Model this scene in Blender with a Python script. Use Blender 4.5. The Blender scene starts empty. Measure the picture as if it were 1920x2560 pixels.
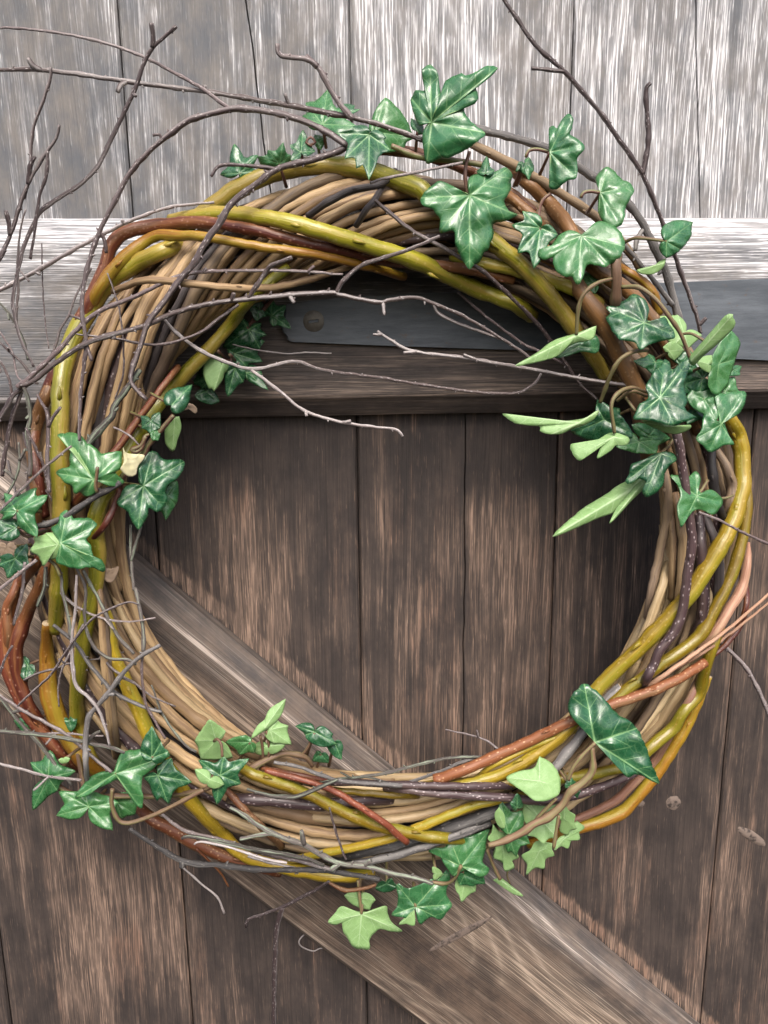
import bpy, math, random
from mathutils import Vector, Matrix, noise as mnoise

# ------------------------------------------------------------------ camera, world, sun, exposure
scene = bpy.context.scene
col = scene.collection
FS = 1703 * 1920 / 1659.0                 # focal length in photograph pixels (1920 x 2560)
_d = Vector((86, 7821, 1703)).normalized()             # world "down" seen by the camera (x right, y down, z forward)
_r = Vector((27800, -826, 1703)); _r = (_r - _d * _r.dot(_d)).normalized()   # world "right"
_f = _r.cross(_d)                                       # world "into the door"
def c2w(v): return Vector((_r.dot(v), _f.dot(v), -_d.dot(v)))
DIST = 0.50
_ctr = c2w(Vector((0, 0, 1)))
CAM = Vector((0, 0, 1.35)) - _ctr * (DIST / _ctr.y)
cam = bpy.data.cameras.new('camera'); camo = bpy.data.objects.new('camera', cam); col.objects.link(camo)
cam.sensor_fit = 'VERTICAL'; cam.sensor_height = 36.0; cam.lens = 36.0 * FS / 2560.0
cam.clip_start = 0.01; cam.clip_end = 200
_x, _y, _z = c2w(Vector((1, 0, 0))), c2w(Vector((0, -1, 0))), c2w(Vector((0, 0, -1)))
camo.matrix_world = Matrix(((_x.x, _y.x, _z.x, CAM.x), (_x.y, _y.y, _z.y, CAM.y), (_x.z, _y.z, _z.z, CAM.z), (0, 0, 0, 1)))
scene.camera = camo

SUN_EL, SUN_AZ = 52.0, 178.0              # bright overcast, soft light from above, in front and a little to the right
w = bpy.data.worlds.new('World'); scene.world = w; w.use_nodes = True
nt = w.node_tree; bg = nt.nodes['Background']
sky = nt.nodes.new('ShaderNodeTexSky'); sky.sky_type = 'NISHITA'; sky.sun_disc = False
sky.sun_elevation = math.radians(SUN_EL); sky.sun_rotation = math.radians(SUN_AZ)
sky.air_density = 1.0; sky.dust_density = 6.0; sky.ozone_density = 1.0
nt.links.new(sky.outputs[0], bg.inputs[0]); bg.inputs[1].default_value = 0.15
sun = bpy.data.lights.new('sun', 'SUN'); sun.energy = 1.5; sun.angle = math.radians(30); sun.color = (1.0, 0.985, 0.965)
suno = bpy.data.objects.new('sun', sun); col.objects.link(suno)
_sd = Vector((math.sin(math.radians(SUN_AZ)) * math.cos(math.radians(SUN_EL)), math.cos(math.radians(SUN_AZ)) * math.cos(math.radians(SUN_EL)), math.sin(math.radians(SUN_EL))))
suno.rotation_euler = _sd.to_track_quat('Z', 'Y').to_euler()
suno.location = (1, -2, 4)
vs = scene.view_settings
vs.view_transform = 'Standard'; vs.look = 'None'; vs.gamma = 1.0; vs.use_curve_mapping = False
vs.exposure = 1.0

# ------------------------------------------------------------------ helpers
rnd = random.Random(7)
def P(px, py, h=0.0):
    """photograph pixel -> world point on the plane h millimetres in front of the door boards"""
    dr = c2w(Vector(((px - 960) / FS, (py - 1280) / FS, 1)))
    t = (-h * 0.001 - CAM.y) / dr.y
    return CAM + dr * t
K = 960 / 1659.0
TILE = {'A': (0, 0, K), 'B': (960, 0, K), 'C': (0, 500, K), 'D': (960, 500, K), 'E': (0, 1000, K), 'F': (960, 1000, K),
        'G': (0, 1500, K), 'H': (960, 1500, K), 'I': (0, 1920, K), 'J': (960, 1920, K), 'L': (0, 520, 330 / 1217.0),
        'M': (660, 640, 640 / 1659.0), 'N': (1280, 500, 640 / 1659.0), 'P': (500, 180, 540 / 1659.0), 'Q': (1000, 140, 600 / 1659.0),
        'R': (1240, 560, 660 / 1659.0), 'S': (0, 1040, 480 / 1659.0), 'T': (0, 1400, 480 / 1659.0), 'U': (40, 1700, 860 / 1659.0),
        'V': (600, 1850, 700 / 1659.0), 'W': (1040, 1660, 640 / 1659.0), 'X': (1440, 980, 480 / 1327.0), 'Y': (480, 560, 480 / 1659.0),
        'O': (0, 0, 1.0)}
def px(tile, pts):
    x0, y0, k = TILE[tile]
    return [(x0 + p[0] * k, y0 + p[1] * k) for p in pts]
def path(*segs):
    out = []
    for i in range(0, len(segs), 2): out += px(segs[i], segs[i + 1])
    return out

class NB:
    """small node-building helper"""
    def __init__(s, name):
        s.m = bpy.data.materials.new(name); s.m.use_nodes = True; s.t = s.m.node_tree; s.n = s.t.nodes
        s.b = s.n['Principled BSDF']; s.out = s.n['Material Output']
    def put(s, sock, v):
        if isinstance(v, bpy.types.NodeSocket): s.t.links.new(v, sock)
        elif v is not None:
            if isinstance(v, (tuple, list)) and len(v) == 3 and sock.type == 'RGBA': v = (*v, 1)
            sock.default_value = v
    def math(s, op, a, b=None, c=None, clamp=False):
        n = s.n.new('ShaderNodeMath'); n.operation = op; n.use_clamp = clamp
        for i, v in enumerate((a, b, c)):
            if v is not None: s.put(n.inputs[i], v)
        return n.outputs[0]
    def attr(s, name, out='Vector'):
        n = s.n.new('ShaderNodeAttribute'); n.attribute_name = name; return n.outputs[out]
    def mul(s, v, vec):
        n = s.n.new('ShaderNodeVectorMath'); n.operation = 'MULTIPLY'; s.put(n.inputs[0], v); s.put(n.inputs[1], vec); return n.outputs[0]
    def add(s, v, vec):
        n = s.n.new('ShaderNodeVectorMath'); n.operation = 'ADD'; s.put(n.inputs[0], v); s.put(n.inputs[1], vec); return n.outputs[0]
    def sep(s, v):
        n = s.n.new('ShaderNodeSeparateXYZ'); s.put(n.inputs[0], v); return n.outputs
    def comb(s, x, y, z):
        n = s.n.new('ShaderNodeCombineXYZ')
        for i, v in enumerate((x, y, z)): s.put(n.inputs[i], v)
        return n.outputs[0]
    def noise(s, vec, scale=1, detail=2, rough=.5, dist=0):
        n = s.n.new('ShaderNodeTexNoise'); s.put(n.inputs['Vector'], vec); n.inputs['Scale'].default_value = scale
        n.inputs['Detail'].default_value = detail; n.inputs['Roughness'].default_value = rough; n.inputs['Distortion'].default_value = dist
        return n.outputs['Fac']
    def vor(s, vec, scale, feat='F1', out='Distance'):
        n = s.n.new('ShaderNodeTexVoronoi'); n.feature = feat; s.put(n.inputs['Vector'], vec); n.inputs['Scale'].default_value = scale
        return n.outputs[out]
    def ramp(s, v, a, b, lo=0.0, hi=1.0):
        n = s.n.new('ShaderNodeMapRange'); n.interpolation_type = 'SMOOTHSTEP'; s.put(n.inputs[0], v)
        for i, q in enumerate((a, b, lo, hi)): s.put(n.inputs[i + 1], q)
        return n.outputs[0]
    def mix(s, f, a, b):
        n = s.n.new('ShaderNodeMix'); n.data_type = 'RGBA'; s.put(n.inputs[0], f); s.put(n.inputs[6], a); s.put(n.inputs[7], b); return n.outputs[2]
    def rand(s): return s.n.new('ShaderNodeObjectInfo').outputs['Random']
    def bump(s, h, strength, dist):
        n = s.n.new('ShaderNodeBump'); s.put(n.inputs['Height'], h); n.inputs['Strength'].default_value = strength; n.inputs['Distance'].default_value = dist
        s.t.links.new(n.outputs[0], s.b.inputs['Normal'])
    def base(s, c, rough, spec=None):
        s.put(s.b.inputs['Base Color'], c); s.put(s.b.inputs['Roughness'], rough)
        if spec is not None: s.put(s.b.inputs['Specular IOR Level'], spec)

def mesh_obj(name, verts, faces, mats, parent=None, smooth=True, attrs=None, fmat=None):
    me = bpy.data.meshes.new(name); me.from_pydata([tuple(v) for v in verts], [], faces)
    for m in (mats if isinstance(mats, (list, tuple)) else [mats]): me.materials.append(m)
    if smooth: me.polygons.foreach_set('use_smooth', [True] * len(me.polygons))
    if fmat: me.polygons.foreach_set('material_index', fmat)
    for an, (ty, data) in (attrs or {}).items():
        a = me.attributes.new(an, ty, 'POINT')
        if ty == 'FLOAT_VECTOR': a.data.foreach_set('vector', [c for v in data for c in v])
        else: a.data.foreach_set('value', data)
    me.update()
    o = bpy.data.objects.new(name, me); col.objects.link(o)
    if parent is not None:
        o.parent = parent
        root = parent
        while root.parent: root = root.parent
        if parent is root and parent.type == 'EMPTY': o.matrix_parent_inverse = Matrix.Translation(-parent.location)
    return o
def empty(name, loc, label, cat):
    o = bpy.data.objects.new(name, None); o.location = loc; o.empty_display_size = .05; col.objects.link(o)
    o['label'] = label; o['category'] = cat
    return o

# brace edges at the board plane, in world x/z
bu0, bu1 = P(278, 1330, 0), P(1753, 2560, 0)
bl0, bl1 = P(538, 2134, 0), P(1093, 2560, 0)
bdir = ((bu1 - bu0).normalized() * 2 + (bl1 - bl0).normalized()).normalized(); bdir.y = 0; bdir.normalize()
bnor = Vector((-bdir.z, 0, bdir.x))
if bnor.z < 0: bnor = -bnor
bup = (bnor.dot(bu0) + bnor.dot(bu1)) / 2; blo = (bnor.dot(bl0) + bnor.dot(bl1)) / 2

# ------------------------------------------------------------------ wood material
def wood(name, kind):
    """weathered stained softwood: 'wc' = (across, seed, along) in metres, 'wear' = how far the stain is rubbed off, plus haze painted toward the upper right, 'bleach' = silvered by weather, plus brighter light and haze painted into the upper planks"""
    b = NB(name)
    wc = b.attr('wc'); wear = b.attr('wear', 'Fac'); bleach = b.attr('bleach', 'Fac')
    s = b.sep(wc)
    warp = b.noise(b.mul(wc, (9, 7, 1.6)), 1, 2)
    warp2 = b.noise(b.mul(wc, (60, 7, 7)), 1, 1)
    a = b.math('ADD', s[0], b.math('MULTIPLY', b.math('SUBTRACT', warp, .5), .022))
    a = b.math('ADD', a, b.math('MULTIPLY', b.math('SUBTRACT', warp2, .5), .0035))
    bb = b.math('ADD', .012, b.math('MULTIPLY', b.noise(b.mul(wc, (4, 7, 2.6)), 1, 1), .085))
    r = b.math('SQRT', b.math('ADD', b.math('MULTIPLY', a, a), b.math('MULTIPLY', bb, bb)))
    ring = b.math('PINGPONG', b.math('MULTIPLY', r, 1 / .0052), .5)          # 0..0.5
    ring = b.math('MULTIPLY', ring, 2.0)
    wv = b.comb(a, s[1], s[2])
    al = .35 if kind == 'brace' else 1.0
    low = b.noise(b.mul(wc, (22, 9, 7 * al)), 1, 4, .62)                 # where the stain has gone
    band = b.noise(b.mul(wv, (150, 9, 3.5 * al)), 1, 3, .6)             # broad soft grain bands
    scr = b.noise(b.mul(wv, (1250, 9, 34 * al)), 1, 2, .6)              # fine pale fibres
    scr2 = b.noise(b.mul(wc, (900, 19, 90 * al)), 1, 2, .6)             # short broken scratches
    por = b.noise(b.mul(wv, (1500, 29, 16 * al)), 1, 2, .6)             # dark pores and checks
    mot = b.noise(b.mul(wc, (130, 9, 80 * al)), 1, 3, .65)
    pv = b.math('ADD', b.math('ADD', b.math('MULTIPLY', b.math('SUBTRACT', low, .5), 1.9), b.math('MULTIPLY', b.math('SUBTRACT', band, .5), 1.5)), b.math('ADD', .42, b.math('MULTIPLY', b.math('SUBTRACT', mot, .5), .5)))
    pv = b.math('ADD', pv, b.math('MULTIPLY', wear, 1.05))
    if kind == 'plank':
        # strip along the brace where the stain never took
        pos = b.n.new('ShaderNodeNewGeometry').outputs['Position']; dn = b.n.new('ShaderNodeVectorMath'); dn.operation = 'DOT_PRODUCT'
        b.put(dn.inputs[0], pos); b.put(dn.inputs[1], tuple(bnor))
        dd = b.math('ADD', b.math('SUBTRACT', dn.outputs['Value'], bup), b.math('MULTIPLY', b.math('SUBTRACT', scr, .5), .012))
        strip = b.math('MULTIPLY', b.ramp(dd, .0006, .0020), b.ramp(dd, .0120, .0080))
        pv = b.math('ADD', pv, b.math('MULTIPLY', strip, .75))
    patch = b.ramp(pv, .12, .95)
    la = b.ramp(scr, .48, .63); lb = b.ramp(scr2, .56, .66); rl = b.math('MULTIPLY', b.math('POWER', ring, 3.0), 1.7 if kind == 'brace' else 1.0)
    amt = b.math('ADD', .20, b.math('ADD', b.math('MULTIPLY', la, .85), b.math('ADD', b.math('MULTIPLY', lb, .35), b.math('MULTIPLY', rl, .38))))
    worn = b.math('ADD', b.math('MULTIPLY', patch, amt), b.math('MULTIPLY', b.math('MULTIPLY', la, lb), .22), clamp=True)
    dk = b.math('MULTIPLY', b.ramp(por, .50, .34), .55)
    blotch = b.noise(b.mul(wc, (60, 9, 34)), 1, 4, .65)
    if kind == 'plank':
        dark, mid, tan = (.0255, .0200, .0185), (.050, .0375, .0320), (.285, .196, .146)
    elif kind == 'rail':
        dark, mid, tan = (.042, .035, .033), (.090, .072, .063), (.26, .200, .160)
    else:
        dark, mid, tan = (.040, .029, .0235), (.105, .072, .052), (.37, .290, .222)
    gdark, gmid, white = (.080, .085, .094), (.140, .128, .118), (.62, .615, .625)
    lowc = b.mix(worn, b.mix(b.ramp(blotch, .3, .7), dark, mid), b.mix(b.ramp(mot, .3, .7), tan, tuple(q * .72 for q in tan)))
    lowc = b.mix(dk, lowc, tuple(q * .6 for q in dark))
    red = b.noise(b.mul(wc, (30, 3, 8)), 1, 3, .6)
    if kind == 'plank': lowc = b.mix(b.math('MULTIPLY', b.math('MULTIPLY', b.ramp(red, .50, .66), worn), .45), lowc, (.20, .098, .060))
    hic = b.mix(b.math('POWER', worn, 1.25), b.mix(b.ramp(blotch, .3, .7), gdark, gmid), white)
    hic = b.mix(b.math('MULTIPLY', dk, .7), hic, (.07, .068, .068))
    c = b.mix(bleach, lowc, hic)
    b.base(c, b.math('SUBTRACT', .70, b.math('MULTIPLY', bleach, .10)), .4)
    b.bump(b.math('ADD', b.math('ADD', scr, b.math('MULTIPLY', por, .8)), b.math('MULTIPLY', band, .8)), .6, .0007)
    return b.m
M = {}
M['plank'] = wood('weathered_plank', 'plank'); M['rail'] = wood('weathered_rail', 'rail'); M['brace'] = wood('weathered_brace', 'brace')

def blob(x, z, lst):
    v = 0
    for (bx, bz, sx, sz, amp) in lst: v += amp * math.exp(-((x - bx) / sx) ** 2 - ((z - bz) / sz) ** 2)
    return v

# ------------------------------------------------------------------ the door
door = empty('wooden_door', (0, 0.01, 0), 'weathered dark brown plank door with horizontal rail, diagonal brace and strap hinge', 'door')
jx = [P(*px('O', [q])[0]).x for q in ((252 * 1.1573, 0), (755 * 1.1573, 60), (1240 * 1.1573, 60), (1587 * 1.1573, 1397 * 1.1573))]
sp = (jx[3] - jx[0]) / 3
joints = [jx[0] - sp * k for k in (4, 3, 2, 1)] + jx + [jx[3] + sp * k for k in (1, 2, 3)]
RAILTOP = P(960, 545, 0).z; RAILBOT = P(960, 1042, 0).z
ctop = P(960, 595, 22).z; cbot = P(960, 993, 22).z
RAILTOP = ctop + .0125; RAILBOT = cbot - .0115
WEAR = []
def wb(x, y, sx, sy, amp):       # a rubbed patch, centred on a photograph pixel
    p = P(x, y, 0); WEAR.append((p.x, p.z, sx * .000254, sy * .000254, amp))
wb(620, 1400, 170, 330, .42); wb(1000, 1500, 110, 400, .30); wb(1250, 1480, 150, 380, .42); wb(1500, 1500, 130, 350, .36)
wb(230, 2330, 150, 330, .55); wb(420, 2200, 60, 300, .35); wb(640, 2450, 120, 200, .12); wb(1850, 2300, 90, 400, .40); wb(1480, 2080, 120, 200, .10)
wb(1130, 1760, 140, 180, .30); wb(1850, 1500, 90, 300, .25)
wb(500, 1130, 300, 130, -.35); wb(1150, 1120, 500, 110, -.35); wb(1480, 2350, 160, 130, -.15); wb(560, 2300, 130, 160, -.15)
CR = {}
def crack(*pts):
    wpts = [P(x, y, 0) for x, y in pts]
    CR.setdefault(sum(1 for j in joints if j < wpts[len(wpts) // 2].x), []).append(sorted([(p.z, p.x) for p in wpts]))
crack((1162, 1020), (1164, 1130), (1160, 1280), (1163, 1420), (1158, 1600), (1160, 1760), (1155, 1900), (1152, 2040))
crack((605, -60), (632, 120), (652, 300), (668, 420), (700, 640))
crack((1738, -60), (1742, 200), (1748, 420), (1750, 530), (1752, 640))
for i in range(len(joints) - 1):
    x0, x1 = joints[i] + .0005, joints[i + 1] - .0005
    seed = rnd.uniform(0, 50); cx_ = (x0 + x1) / 2 + rnd.uniform(-.03, .03)
    lean = rnd.uniform(-.0006, .0006)
    crk = CR.get(i + 1, [None])[0]
    rows = []; z = 0.0
    while z < 2.02: rows.append(z); z += .008
    V, F, wc, we, bl = [], [], [], [], []
    for z in rows:
        cols_ = []
        if crk:
            zz = min(max(z, crk[0][0]), crk[-1][0]); xc = crk[0][1]
            for q in range(len(crk) - 1):
                if crk[q][0] <= zz <= crk[q + 1][0]:
                    t = (zz - crk[q][0]) / (crk[q + 1][0] - crk[q][0] + 1e-9); xc = crk[q][1] * (1 - t) + crk[q + 1][1] * t
            xc += .0006 * mnoise.noise(Vector((0, 0, z * 60 + seed)))
            inside = crk[0][0] <= z <= crk[-1][0]
            n = 6
            cols_ = [(x0 + .0012 + (xc - .0005 - x0 - .0012) * k / n, 0) for k in range(n + 1)] + [(xc, .004 if inside else 0)] + \
                    [(xc + .0005 + (x1 - .0012 - xc - .0005) * k / n, 0) for k in range(n + 1)]
        else:
            n = 14; cols_ = [(x0 + .0012 + (x1 - x0 - .0024) * k / n, 0) for k in range(n + 1)]
        prof = [(x0, .02), (x0, .0012)] + cols_ + [(x1, .0012), (x1, .007), (x1 + .004, .007)]
        for (x, y) in prof:
            warp = .0005 * mnoise.noise(Vector((x * 20, seed, z * 3)))
            V.append((x, y + (warp if y == 0 else 0), z))
            wc.append((x - cx_, seed, z)); 
            up = 1 / (1 + math.exp(-(z - (RAILTOP + RAILBOT) / 2) / .01))  # upper planks paler: silvered wood plus stronger light and haze painted into the colour
            q = (blob(x, z, WEAR) - .24) * (1 - up) + lean * 100
            q += up * (-.02 + .13 * max(-.5, min(1, (x + .02) / .25)) + .12 * mnoise.noise(Vector((x * 9, seed, z * 6))))  # whiter toward the right: bright haze painted in on top of the wear
            e = min(x - x0, x1 - x)
            q += .10 * math.exp(-e / .004)
            we.append(q); bl.append(up)
    n = len(prof)
    for r_ in range(len(rows) - 1):
        for c in range(n - 1):
            a = r_ * n + c; F.append((a, a + 1, a + n + 1, a + n))
    mesh_obj('plank', V, F, M['plank'], door, False, {'wc': ('FLOAT_VECTOR', wc), 'wear': ('FLOAT', we), 'bleach': ('FLOAT', bl)})

def beam(name, mat, origin, along, across, prof, l0, l1, fwear, fbleach, seed, step=.008):
    """board extruded along a direction; profile = list of (across, height off the planks)"""
    V, F, wc, we, bl = [], [], [], [], []
    n = len(prof); m = int((l1 - l0) / step) + 1; ssum = [0]
    for q in range(1, n): ssum.append(ssum[-1] + math.hypot(prof[q][0] - prof[q - 1][0], prof[q][1] - prof[q - 1][1]))
    for k in range(m):
        t = l0 + (l1 - l0) * k / (m - 1)
        for q, (a, h) in enumerate(prof):
            wob = .0006 * mnoise.noise(Vector((t * 12, a * 40, seed)))
            p = origin + along * t + across * (a + wob * .7)
            V.append((p.x, -h + wob * .5, p.z)); wc.append((ssum[q] - ssum[-1] / 2, seed, t))
            we.append(fwear(p.x, p.z, q, a)); bl.append(fbleach(p.x, p.z, q, a))
    for k in range(m - 1):
        for q in range(n - 1):
            a = k * n + q; F.append((a, a + n, a + n + 1, a + 1))
    return mesh_obj(name, V, F, mat, door, False, {'wc': ('FLOAT_VECTOR', wc), 'wear': ('FLOAT', we), 'bleach': ('FLOAT', bl)})
T_ = .022
hr = RAILTOP - RAILBOT
nf = 16
prof = [(0, -.001), (0, .010), (.003, .0130), (.009, .0185), (.0115, .0212), (.0135, T_)] + [(.0135 + (hr - .027) * k / nf, T_) for k in range(1, nf)] + \
       [(hr - .0135, T_), (hr - .0120, .0212), (hr - .009, .0185), (hr - .003, .0125), (hr, .010), (hr, -.001)]
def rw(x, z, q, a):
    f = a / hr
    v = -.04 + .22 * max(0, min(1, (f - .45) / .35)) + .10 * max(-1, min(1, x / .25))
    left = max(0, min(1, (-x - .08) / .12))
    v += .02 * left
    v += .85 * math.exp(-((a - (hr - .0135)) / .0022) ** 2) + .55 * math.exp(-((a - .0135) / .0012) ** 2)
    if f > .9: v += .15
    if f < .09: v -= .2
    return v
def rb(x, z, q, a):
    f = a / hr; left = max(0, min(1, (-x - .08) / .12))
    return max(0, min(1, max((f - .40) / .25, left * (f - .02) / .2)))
rail = beam('rail', M['rail'], Vector((0, 0, RAILBOT)), Vector((1, 0, 0)), Vector((0, 0, 1)), prof, joints[0], joints[-1], rw, rb, 3.3)

wbr = bup - blo
c1, c2 = .0135, .0075
nf = 18
prof = [(0, -.001), (0, .012), (c2, T_ - .001), (c2 + .001, T_)] + [(c2 + (wbr - c1 - c2) * k / nf, T_) for k in range(1, nf)] + \
       [(wbr - c1 - .001, T_), (wbr - c1, T_ - .001), (wbr - c1 * .5, .0155), (wbr, .009), (wbr, -.001)]
def bw(x, z, q, a):
    v = -.10 + .5 * math.exp(-((a - c2 - .0012) / .0013) ** 2) + .35 * math.exp(-((a - (wbr - c1)) / .0012) ** 2) + .28 * math.exp(-((a - wbr * .66) / .012) ** 2)
    v += .25 * math.exp(-((a - .020) / .0022) ** 2)
    if a > wbr - c1: v += .05
    return v
def bb_(x, z, q, a):
    return max(0, min(.30, (a - (wbr - .034)) / .03 * .30))
bl_org = bnor * blo
# trim the brace where it meets the underside of the rail
s_top = (RAILBOT - .0005 - (bl_org + bnor * wbr).z) / bdir.z
s_bot = (0.05 - bl_org.z) / bdir.z
brace = beam('brace', M['brace'], bl_org, bdir, bnor, prof, min(s_top, s_bot), max(s_top, s_bot), bw, bb_, 9.1)

# knots in the wood
b = NB('knot_wood'); o_ = b.n.new('ShaderNodeTexCoord').outputs['Object']
kn = b.noise(b.mul(o_, (1, 1, 1)), 320, 3, .6); rad = b.vor(b.mul(o_, (1, .2, 1)), 240)
b.base(b.mix(b.ramp(b.math('ADD', kn, b.math('MULTIPLY', rad, .3)), .42, .72), (.035, .028, .025), (.15, .115, .095)), .75, .3); b.bump(kn, .4, .0008); M['knot'] = b.m
def knot(x, y, rx, ry, h, ang=0, parent=door, dome=.0006):
    c = P(x, y, h); V = [(c.x, c.y - dome, c.z)]; F = []; n = 22
    for ring in (1, 2, 3):
        for k in range(n):
            t = 2 * math.pi * k / n; f = ring / 3 * (1 + .12 * mnoise.noise(Vector((math.cos(t) * 2, math.sin(t) * 2, x))))
            u, v = rx * .00025 * math.cos(t) * f, ry * .00025 * math.sin(t) * f
            V.append((c.x + u * math.cos(ang) - v * math.sin(ang), c.y - dome * (1 - (ring / 3) ** 2) + (.0009 if ring == 3 else 0), c.z + u * math.sin(ang) + v * math.cos(ang)))
    for k in range(n): F.append((0, 1 + (k + 1) % n, 1 + k))
    for ring in range(2):
        for k in range(n):
            a, c_ = 1 + ring * n + k, 1 + ring * n + (k + 1) % n; F.append((a, c_, c_ + n, a + n))
    return mesh_obj('knot', V, F, M['knot'], parent, True)
for kx, ky, rx, ry, an in ((1684, 2008, 26, 28, .3), (1602, 2010, 14, 13, 0), (1880, 2092, 62, 17, -.6)): knot(kx, ky, rx, ry, .4, an)
knot(1150, 2336, 128, 15, 22.1, .50)

# strap hinge with its slotted screw
b = NB('painted_steel'); o_ = b.n.new('ShaderNodeTexCoord').outputs['Object']
sn = b.noise(b.mul(o_, (25, 25, 160)), 1, 5, .7); sf = b.noise(b.mul(o_, (700, 700, 1600)), 1, 2)
b.base(b.mix(b.ramp(sn, .3, .75), (.060, .070, .082), (.115, .130, .148)), b.math('ADD', .42, b.math('MULTIPLY', sf, .2)), .5)
rs = b.ramp(b.noise(b.mul(o_, (90, 90, 140)), 1, 5, .7), .60, .70); b.put(b.b.inputs['Base Color'], b.mix(b.math('MULTIPLY', rs, .55), b.mix(b.ramp(sn, .3, .75), (.060, .070, .082), (.115, .130, .148)), (.11, .075, .05))); b.put(b.b.inputs['Metallic'], .25); b.bump(b.math('ADD', sf, b.math('MULTIPLY', sn, 2)), .12, .0005); M['steel'] = b.m
out = path('M', [(175, 557), (900, 588), (1659, 612)], 'O', [(1836, 897), (2400, 925), (2400, 660), (1900, 697), (1300, 722)], 'M', [(500, 268), (230, 296), (140, 312), (132, 400), (112, 462), (122, 492), (148, 520), (152, 543)])
def plate(name, outl, h0, h1, mat, parent, bev=3):
    n = len(outl); cx_ = sum(p[0] for p in outl) / n; cy_ = sum(p[1] for p in outl) / n
    def inset(p):
        d = Vector((cx_ - p[0], cy_ - p[1])); d.normalize(); return (p[0] + d.x * bev, p[1] + d.y * bev)
    V = [P(p[0], p[1], h0) for p in outl]; V = [Vector((v.x, -h0 * .001, v.z)) for v in [P(p[0], p[1], h1) for p in outl]]
    V += [P(p[0], p[1], h1 - .5) for p in outl] + [P(*inset(p), h1) for p in outl]
    F = [tuple(range(2 * n, 3 * n))]
    for k in range(n):
        j = (k + 1) % n
        F += [(k, j, n + j, n + k), (n + k, n + j, 2 * n + j, 2 * n + k)]
    return mesh_obj(name, V, F, mat, parent, False)
strap = plate('strap_hinge', out, 21.5, 26.0, M['steel'], door)
strap['label'] = 'dark blue-grey painted steel strap hinge with pointed end'
sc = P(784, 803, 26)
def screw(c, R, parent):
    V, F = [], []; n = 40; sw = R * .11; sl = R * .42
    # domed slotted head as a grid clipped to a disc, with a short milled slot
    N_ = 30; idx = {}
    for i in range(N_ + 1):
        for j in range(N_ + 1):
            u, v = -1 + 2 * i / N_, -1 + 2 * j / N_
            x, y = u * math.sqrt(max(0, 1 - v * v / 2)), v * math.sqrt(max(0, 1 - u * u / 2))
            ca, sa = math.cos(.12), math.sin(.12); xr, yr = x * ca + y * sa, -x * sa + y * ca
            r2 = x * x + y * y
            d = .0014 * (1 - r2)
            if r2 > .97: d = -.0006
            if abs(yr) * R < sw and abs(xr) * R < sl: d -= .0026
            idx[i, j] = len(V); V.append((c.x + x * R, c.y - d, c.z + y * R))
    for i in range(N_):
        for j in range(N_): F.append((idx[i, j], idx[i, j + 1], idx[i + 1, j + 1], idx[i + 1, j]))
    return mesh_obj('screw', V, F, M['screw'], parent, False)
b = NB('screw_steel'); o_ = b.n.new('ShaderNodeTexCoord').outputs['Object']
sn = b.noise(o_, 500, 3); b.base(b.mix(sn, (.09, .085, .075), (.20, .18, .15)), .5, .5); b.put(b.b.inputs['Metallic'], .5); b.bump(sn, .3, .0004); M['screw'] = b.m
screw(sc, .0064, strap)

# ------------------------------------------------------------------ bark and leaf materials
def bark(name, c1, c2, c3=None, rough=.5, spec=.5, speck=0.0, speckc=(.55, .5, .48), streak=1.0, patch=None):
    b = NB(name); tc = b.attr('tc'); rd = b.rand(); off = b.math('MULTIPLY', rd, 37.0)
    tv = b.add(tc, b.comb(off, off, off))
    st = b.noise(b.mul(tv, (2.2, 2.2, 9)), 1, 3, .6)
    lo = b.noise(b.mul(tv, (.6, .6, 11)), 1, 2)
    fine = b.noise(b.mul(tv, (5, 5, 120)), 1, 2, .6)
    f = b.math('ADD', b.math('MULTIPLY', st, .6 * streak), b.math('MULTIPLY', lo, .5))
    f = b.math('ADD', f, b.math('MULTIPLY', b.math('SUBTRACT', rd, .5), .25))
    c = b.mix(b.ramp(f, .40, .68), c1, c2)
    c = b.mix(b.math('MULTIPLY', b.ramp(b.noise(b.mul(tv, (6, 6, 30)), 1, 3, .65), .52, .68), .40), c, tuple(q * .5 for q in c1))
    c = b.mix(b.math('MULTIPLY', b.ramp(b.noise(b.mul(tv, (1.1, 1.1, 26)), 1, 4, .7), .56, .70), .45), c, tuple(q * .45 for q in c1))
    if c3 is not None: c = b.mix(b.ramp(b.math('ADD', lo, b.math('MULTIPLY', fine, .25)), .58, .78), c, c3)
    if patch is not None:
        pt = b.noise(b.mul(tv, (1.3, 1.3, 40)), 1, 4, .65)
        c = b.mix(b.ramp(pt, .50, .62), c, patch)
    if speck > 0:
        vd = b.vor(b.mul(tv, (1.5, 1.5, 330)), 1); c = b.mix(b.math('MULTIPLY', b.ramp(vd, .16, .28, 1, 0), speck), c, speckc)
    gain = b.math('ADD', .68, b.math('MULTIPLY', rd, .42)); c = b.mul(c, b.comb(gain, gain, gain))
    b.base(c, b.math('ADD', rough - .1, b.math('MULTIPLY', fine, .2)), spec)
    b.bump(b.math('ADD', fine, b.math('MULTIPLY', st, .9)), .45, .0005)
    return b.m
M['olive'] = bark('olive_willow_bark', (.155, .150, .013), (.275, .250, .022), (.29, .21, .04), .30, .5, .35, (.45, .36, .14))
M['gold'] = bark('golden_willow_bark', (.215, .140, .012), (.355, .245, .022), (.235, .205, .020), .30, .5, .3, (.55, .42, .16))
M['amber'] = bark('amber_willow_bark', (.21, .085, .012), (.30, .15, .016), (.28, .20, .02), .38, .5, .2, (.5, .35, .16))
M['red'] = bark('red_willow_bark', (.082, .018, .011), (.16, .043, .022), (.21, .085, .03), .42, .5, .45, (.42, .24, .17))
M['rust'] = bark('rust_willow_bark', (.120, .036, .014), (.185, .066, .025), (.16, .085, .04), .5, .45, .5, (.5, .32, .18))
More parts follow.
